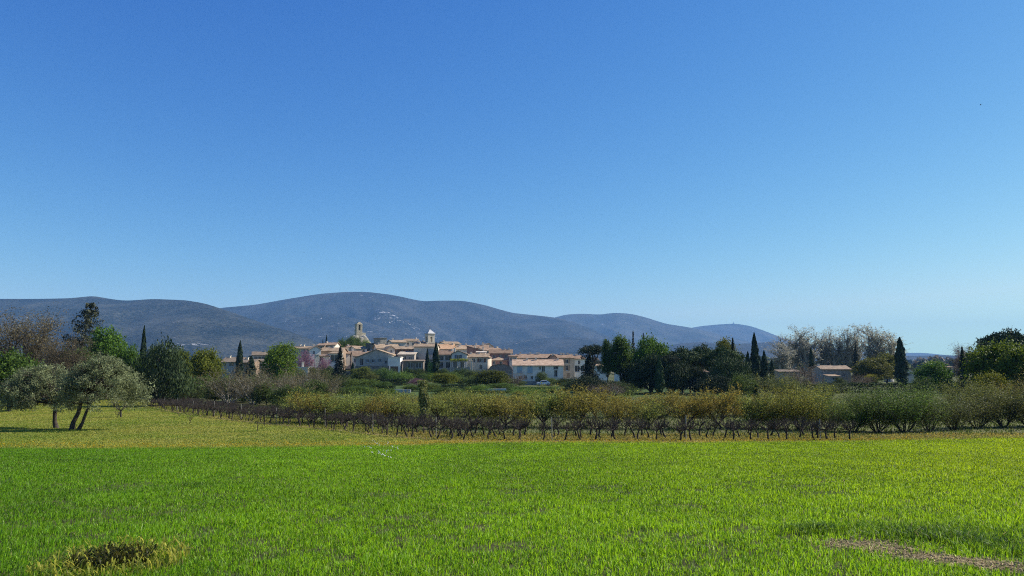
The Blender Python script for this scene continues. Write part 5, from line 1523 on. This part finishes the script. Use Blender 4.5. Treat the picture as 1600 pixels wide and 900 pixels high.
for i, p in enumerate(row_line(.05)):
    pxx = 800 + p.x / (p.y * CP) * F
    if i % 7 or pxx > 1335: continue
    seen_["post"] = seen_.get("post", 0) + 1
    o = MB().tube([(0, 0, -.2), (rnd.uniform(-.05, .05), 0, rnd.uniform(1.15, 1.4))], [.028, .024], 6).obj("vine_post", M_BARKG)
    o.location = (p.x + .5, p.y, G(p.x, p.y)); tag(o, f"thin grey stake in the front vine row, {nth(seen_['post'])} from the left", "stake", "stakes in the vine row")
# saplings, stakes
def sapling(px, py_b, hpx, label, seed, leafy=False):
    x, y = hit(px, py_b); Hh = hpx / F * y
    rnd = random.Random(seed); thick, thin, tips = [], [], []
    cfg = dict(n=[3, 3, 3], wig=[.15, .2, .25], up=[.12, .15, .15], ch=[4, 4], st=[.3, .3], ang=[.7, .6], lr=[.7, .6], rr=.6, tap=.5, thicklev=0)
    thick.append((0, 0, -.1, .03, 0, .35, .05, .04))
    for k in range(4):
        a = 1.57 * k + rnd.random()
        grow(rnd, Vector((.03, 0, .33)), Vector((math.cos(a), math.sin(a), .9)), .032, .5, 0, cfg, thick, thin, tips)
    hz = max(t[2] for t in tips)
    r = empty("sapling", (x, y, G(x, y)), rnd.random() * 6, label, "sapling"); k = Hh / hz; r.scale = (k, k, k)
    link("trunk", wood_mesh("trunk", thick, thin, M_BARK), r)
    if leafy:
        rs = np.random.RandomState(seed); Tt = np.array(tips); i = rs.randint(0, len(Tt), 700)
        link("crown", leaves_mesh("crown", rs, Tt[i, :3] + rs.normal(size=(700, 3)) * .06, .07, mixcol(rs, 700, (.07, .08, .04), (.19, .19, .11)), M_LEAF, .5), r)
sapling(297, 662, 16, "bare forked sapling in the meadow before the far end of the vines", 1)
sapling(280, 652, 11, "lower bare sapling close to the far end of the vines", 2)
sapling(107, 642, 15, "small bare bushy sapling seen between the olive trunks", 3, True)
sapling(184, 653, 15, "low crooked sapling right of the slanting olive trunks", 4)
sapling(189, 652, 34, "young pale leafy tree under the right end of the olive crown", 6, True)
sapling(3, 632, 24, "young leafy tree at the far left edge under the olive crown", 7, True)
def stake(px, pb, hpx, label):
    x, y = hit(px, pb); o = MB().tube([(0, 0, -.15), (.02, 0, hpx / F * y)], [.03, .022], 6).obj("wooden_stake", M_BARK)
    o.location = (x, y, G(x, y)); tag(o, label, "stake")
stake(402, 674, 14, "thin wooden stake standing alone in the meadow, taller one")
stake(413, 665, 8, "short thin stake just before the vine row")

# ------------------------------------------------------------------ distant woods
def woods():
    rs = np.random.RandomState(12)
    P, Cc, S, O = [], [], [], []
    def clump(x, y, z, r, h, c1, c2, n):
        d = rand_dirs(rs, n); d[:, 2] = np.abs(d[:, 2]) * 1.0
        rr = rs.uniform(.7, 1.05, n)[:, None]
        p = np.array([x, y, z + h * .35]) + d * rr * np.array([r, r, h * .65]); P.append(p)
        p2 = p.copy(); O.append(d)
        Cc.append(mixcol(rs, n, c1, c2, .2, np.clip(rs.random() * .6 + rs.random(n) * .5, 0, 1))); S.append(np.full(n, r * .34))
    for y0, y1, cnt in ((360, 480, 260), (480, 700, 330), (700, 1150, 420), (1150, 2600, 620)):
        for _ in range(cnt):
            y = rs.uniform(y0, y1); x = rs.uniform(-.95, .95) * y
            px = 800 + x / (y * CP) * F
            if vnoise(x / 60, y / 60, 4) < .32 and y < 700: continue
            h = rs.uniform(5, 10) * (1 + (y > 700) * .4 + (y > 1150) * 1.2); r = h * rs.uniform(.45, .7)
            if 1415 < px < 1500 and y < 700: h *= .5
            pal = rs.rand()
            c = ((.020, .034, .014), (.055, .075, .028)) if pal < .5 else ((.07, .058, .038), (.15, .125, .075)) if pal < .8 else ((.06, .08, .02), (.13, .15, .04))
            clump(x, y, G(x, y), r, h, *c, 130)
    P = np.concatenate(P); Cc = np.concatenate(Cc); S = np.concatenate(S); O = np.concatenate(O)
    n = len(P); d = rand_dirs(rs, n); r = rand_dirs(rs, n) + O * 1.2
    s = np.cross(d, r); s /= np.linalg.norm(s, axis=1, keepdims=True) + 1e-9
    sz = (S * rs.uniform(.6, 1.3, n))[:, None]
    V_ = np.stack([P - d * sz, P + s * sz * .7, P + d * sz, P - s * sz * .7], 1).reshape(-1, 3)
    tag(link("distant_woods", np_mesh("distant_woods", V_, [np.arange(4 * n).reshape(n, 4)], M_LEAF, [Cc])), "far wooded farmland between the village and the mountain foot", kind="stuff")
woods()

# ------------------------------------------------------------------ grass
def blades(name, x, y, L, Wd, az, bend, cols, label, mat=None):
    n = len(x); z = g(x, y)
    rs = np.random.RandomState(len(name) + n % 97)
    h = np.stack([np.cos(az), np.sin(az), 0 * az], 1)
    sa = az + np.pi / 2 + rs.uniform(-.9, .9, n)
    s = np.stack([np.cos(sa), np.sin(sa), 0 * az], 1) * (Wd / 2)[:, None]
    B = np.stack([x, y, z - .01], 1); up = np.array([0, 0, 1.])
    Lc = L[:, None]; bd = bend[:, None]
    M1 = B + up * Lc * (.50 - .08 * bd) + h * bd * Lc * .16
    T_ = B + up * Lc * (.97 - .42 * bd) + h * bd * Lc * .72
    V_ = np.stack([B - s * .8, B + s * .8, M1 - s, M1 + s, T_], 1).reshape(-1, 3)
    b = (np.arange(n) * 5)[:, None]
    q = b + np.array([[0, 1, 3, 2]]); t = b + np.array([[2, 3, 4]])
    me = np_mesh(name, V_, [q, t], mat or M_GRASS, [cols, cols])
    tag(link(name, me), label, kind="stuff")

# bare straw scars and the hollow near the camera, found from where they lie on the ground
SC_ = [(hit(1345, 852), .8, .24), (hit(1400, 860), .55, .16), (hit(1450, 872), .65, .2), (hit(1500, 879), .8, .24), (hit(1550, 886), .6, .2)]
HO = hit(175, 882)
def scar(x, y):
    v = np.zeros_like(x)
    for (cx, cy), rx, ry in SC_: v = np.maximum(v, 1 - np.sqrt(((x - cx) / (rx * .62)) ** 2 + ((y - cy) / (ry * 1.3)) ** 2))
    return v + .9 * (fbm(x * 2.5, y * 2.5, 4, 70) - .55)
def hollow(x, y):
    return 1 - np.sqrt(((x - HO[0] - .04) / .36) ** 2 + ((y - HO[1]) / .44) ** 2) + 1.3 * (fbm(x * 5, y * 5, 3, 71) - .5)

def barley():
    rs = np.random.RandomState(1)
    ylo, yhi = 2.6, 46.0
    # blades per square metre fall off with distance, widths grow to keep the cover
    yy = np.linspace(ylo, yhi, 400)
    dens = np.minimum(3600, 23000 / yy); wid = 1.5 * yy + 5
    pdf = dens * wid; cdf = np.cumsum(pdf); tot = np.trapezoid(pdf, yy) if hasattr(np, 'trapezoid') else np.trapz(pdf, yy)
    n = int(tot)
    y = np.interp(rs.random(n) * cdf[-1], cdf, yy) + rs.normal(size=n) * .05
    x = (rs.random(n) - .5) * (1.5 * y + 5)
    jag = 1.3 * (fbm(x / 1.6, y * 0, 4, 41) - .5) + .55 * rs.normal(size=n)
    sc = scar(x, y); ho = hollow(x, y)
    keep = (y < edge_y(x) + jag) & ~((sc > .05) & (rs.random(n) < np.clip(.45 + sc, 0, .86))) & ~((ho > .1) & (rs.random(n) < .9))
    x, y, sc, ho = x[keep], y[keep], sc[keep], ho[keep]; n = len(x)
    patch = fbm(x / 1.1, y / 1.6, 4, 50); big = fbm(x / 7, y / 9, 3, 51)
    tuft = np.clip((fbm(x / .45, y / .45, 2, 52) - .60) * 6, 0, 1)
    tall = np.zeros(n)
    # longer, darker tussocks behind the bare scars
    for (px, py, rx, ry) in ((1440, 835, 1.5, .9), (1520, 850, 1.3, .8), (1270, 832, .6, .5), (1590, 860, .9, .7), (145, 720, .8, .6), (300, 700, .8, .7), (300, 760, .7, .5), (560, 778, .5, .4), (760, 765, .6, .4)):
        cx, cy = hit(px, py); f_ = max(1, cy / 11)
        tall = np.maximum(tall, (.45 if py < 800 else 1.0) * np.clip(1.25 - 1.1 * (fbm(x * 2.2, y * 2.2, 3, 88) - .3) - np.sqrt(((x - cx) / (rx * f_ * .8)) ** 2 + ((y - cy) / (ry * f_)) ** 2), 0, 1))
    L = rs.uniform(.045, .105, n) * (.70 + .7 * patch) * (1 + .35 * tuft) * (1 + 1.5 * tall) * (1 - .45 * np.clip(sc + .35, 0, 1))
    Wd = (.0034 + .00045 * y) * rs.uniform(.6, 1.4, n)
    px = 800 + x / y * F
    left = np.clip((500 - px) / 500, 0, 1)
    az = rs.random(n) * 2 * np.pi
    lean = rs.random(n) < .30 + .45 * left
    az = np.where(lean, rs.normal(size=n) * .45 + .25, az)
    bend = rs.uniform(.1, 1.1, n) + .3 * tall
    t = np.clip(.45 * patch + .35 * big + .40 * rs.random(n) + .02 - .25 * tall, 0, 1)
    right = np.clip((px - 700) / 900, 0, 1) * np.clip((y - 6) / 16, 0, 1)
    c1, c2 = np.array((.040, .130, .006)), np.array((.29, .54, .012))
    c2r = np.array((.42, .56, .008)); c2l = np.array((.23, .47, .022))
    tgt = c2 * (1 - right[:, None]) + c2r * right[:, None]
    tgt = tgt * (1 - left[:, None] * .7) + c2l * left[:, None] * .7
    cols = c1 * (1 - t[:, None]) + tgt * t[:, None]
    cols = cols * (1 - .45 * tall[:, None]) + np.array((.010, .035, .012)) * .45 * tall[:, None]
    dk = rs.random(n) < .17; cols[dk] *= .3
    br = rs.random(n) < .05; cols[br] = cols[br] * .5 + np.array((.50, .62, .22)) * .5
    dry = rs.random(n) < .012; cols[dry] = (.34, .29, .12)
    nearh = (ho > -.75) & (rs.random(n) < .45); cols[nearh] = cols[nearh] * .5 + np.array((.26, .25, .03)) * .5
    cols *= rs.uniform(.8, 1.2, (n, 1))
    blades("grass", x, y, L, Wd, az, bend, np.clip(cols, 0, 1), "dense bright green young barley blades filling the foreground")
    print("barley blades", n)
barley()

def straw():
    rs = np.random.RandomState(3); X_, Y_ = [], []
    for (cx, cy), rx, ry in SC_:
        n = 700; X_.append(cx + rs.normal(size=n) * rx * .36); Y_.append(cy + rs.normal(size=n) * ry * .75)
    x, y = np.concatenate(X_), np.concatenate(Y_); k = scar(x, y) > -.15; x, y = x[k], y[k]; n = len(x)
    blades("straw", x, y, rs.uniform(.03, .10, n), rs.uniform(.005, .012, n), rs.random(n) * 6.28, rs.uniform(1.2, 1.9, n), mixcol(rs, n, (.18, .14, .07), (.50, .39, .21), .25), "dry flattened straw on the bare scars at the lower right", M_DRY)
straw()

def weed():
    x0, y0 = HO; zb = G(x0, y0); rs = np.random.RandomState(6)
    r = empty("weed_clump", (x0, y0, zb), 0, "yellowing broad leaved weed clump round a hollow with painted shade at the lower left", "weed")
    n = 1500; a = rs.random(n) * 6.283; rr = np.where(rs.random(n) < .7, rs.uniform(.0, .42, n), rs.uniform(.36, .75, n))
    P0 = np.stack([np.cos(a) * rr * .85, np.sin(a) * rr, rs.uniform(.0, .03, n)], 1)
    az = rs.random(n) * 6.283; L = rs.uniform(.05, .15, n)[:, None]; W_ = rs.uniform(.006, .017, n)[:, None]
    h = np.stack([np.cos(az), np.sin(az), 0 * az], 1); s = np.stack([-np.sin(az), np.cos(az), 0 * az], 1)
    bd = rs.uniform(.2, 1.0, n)[:, None]; up = np.array([0, 0, 1.])
    M1 = P0 + up * L * .55 + h * bd * L * .3; M2 = P0 + up * L * .82 + h * bd * L * .7; T_ = P0 + up * L * (.9 - .35 * bd) + h * bd * L * 1.15
    V_ = np.stack([P0 - s * W_ * .3, P0 + s * W_ * .3, M1 - s * W_ * .6, M1 + s * W_ * .6, M2 - s * W_ * .5, M2 + s * W_ * .5, T_], 1).reshape(-1, 3)
    b = (np.arange(n) * 7)[:, None]
    c = mixcol(rs, n, (.10, .15, .012), (.50, .48, .07), .2)
    r0 = np.sqrt((P0[:, 0] / .36) ** 2 + (P0[:, 1] / .42) ** 2); c[(r0 < .95) & (rs.random(n) < .75)] *= .14  # inner leaves darkened to paint the hollow's shade
    link("leaves", np_mesh("leaves", V_, [b + np.array([[0, 1, 3, 2]]), b + np.array([[2, 3, 5, 4]]), b + np.array([[4, 5, 6]])], M_GRASS, [c, c, c]), r)
weed()

def meadow():
    rs = np.random.RandomState(2)
    yy = np.linspace(30, 118, 300); dens = np.minimum(260, 9.0e3 / yy ** 1.1); 
    x_lo = -.78 * yy - 4; x_hi = np.where(yy < 60, .78 * yy + 4, 4.0); wid = x_hi - x_lo
    pdf = dens * wid; cdf = np.cumsum(pdf); n = int(np.sum(pdf) * (yy[1] - yy[0]))
    y = np.interp(rs.random(n) * cdf[-1], cdf, yy)
    lo, hi = -.78 * y - 4, np.where(y < 60, .78 * y + 4, 4.0)
    x = lo + rs.random(n) * (hi - lo)
    ve = vine_y(x)
    k = (y > edge_y(x) - .9) & (y < ve + 6) & ~((np.abs(y - ve + .6) < .45) & (rs.random(n) < .75))
    x, y, ve = x[k], y[k], ve[k]; n = len(x); px = 800 + x / y * F
    L = rs.uniform(.04, .10, n) * (1 + .5 * (y > ve - 1)); Wd = (.012 + .0009 * y) * rs.uniform(.7, 1.3, n)
    t = np.clip(fbm(x / 2.5, y / 3.5, 3, 60) * .9 + .4 * rs.random(n) - .15, 0, 1)
    c = np.array((.15, .24, .020)) * (1 - t[:, None]) + np.array((.36, .33, .07)) * t[:, None]
    gl = (fbm(x / 6, y / 5, 3, 61) > .55) & (rs.random(n) < .6); c[gl] = c[gl] * .5 + np.array((.09, .17, .02)) * .5
    yl = (rs.random(n) < .05) & (y < edge_y(x) + 8); c[yl] = (.42, .33, .02)
    orr = (px > 640) & (rs.random(n) < .5) & (y > edge_y(x) + .6); c[orr] = c[orr] * .5 + np.array((.34, .22, .05)) * .5
    und = (y > ve - .3); c[und] = c[und] * .6 + np.array((.17, .13, .04)) * .4
    c *= rs.uniform(.75, 1.25, (n, 1))
    blades("grass", x, y, L, Wd, rs.random(n) * 6.283, rs.uniform(.1, .9, n), np.clip(c, 0, 1), "short dry yellowish meadow grass between the barley and the vines")
    print("meadow", n)
meadow()

def orchard_floor():
    rs = np.random.RandomState(4); n = 60000
    y = rs.uniform(36, 100, n) ** 1.0; x = rs.uniform(-.5, .85, n) * y
    ve = vine_y(x); k = (y > ve + 4) & (y < ve + 60); x, y = x[k], y[k]; n = len(x)
    blades("grass", x, y, rs.uniform(.08, .22, n), (.02 + .001 * y) * rs.uniform(.7, 1.3, n), rs.random(n) * 6.28, rs.uniform(.1, .8, n), mixcol(rs, n, (.035, .06, .012), (.10, .13, .03), .25), "rough green grass under the fruit trees and the tall shrubs")
orchard_floor()

def flowers(name, pts, size, col, label, seed):
    rs = np.random.RandomState(seed); P = np.array(pts); n = len(P)
    V_, Q_ = [], []
    for k in range(3):
        d = rand_dirs(rs, n); s = np.cross(d, rand_dirs(rs, n)); s /= np.linalg.norm(s, axis=1, keepdims=True)
        sz = size * rs.uniform(.7, 1.3, (n, 1))
        V_.append(np.stack([P - d * sz, P + s * sz, P + d * sz, P - s * sz], 1))
    V_ = np.concatenate(V_).reshape(-1, 3); m = len(V_) // 4
    tag(link(name, np_mesh(name, V_, [np.arange(4 * m).reshape(m, 4)], M_LEAF, [np.tile(np.array(col), (m, 1)) * rs.uniform(.85, 1.1, (m, 1))])), label, kind="stuff")
rs = np.random.RandomState(9); pts = []
for px, py in [(580, 708), (585, 696), (590, 717), (596, 719), (600, 722), (604, 713), (608, 724), (607, 712), (593, 714), (575, 706), (598, 703), (622, 707), (590, 700), (581, 715), (605, 699), (612, 706)]:
    for _ in range(3):
        x, y = hit(px + rs.normal() * 2, py + rs.normal() * 1); pts.append((x, y, G(x, y) + .20))
flowers("wildflowers", pts, .022, (.75, .75, .70), "scattered small white flowers near the far edge of the barley", 4)
pts = []
for _ in range(2600):
    if rs.rand() < .6: px, off = rs.uniform(560, 1420), rs.uniform(-.3, 1.6)
    else: px, off = rs.uniform(-20, 560), abs(rs.normal()) * 2.5
    X0 = xat(px, 38); yb = float(edge_y(X0)) + off; X0 = xat(px, yb); pts.append((X0, yb, G(X0, yb) + rs.uniform(.05, .14)))
flowers("wildflowers", pts, .020, (.55, .42, .03), "tiny yellow flowers along the edge between barley and meadow", 5)
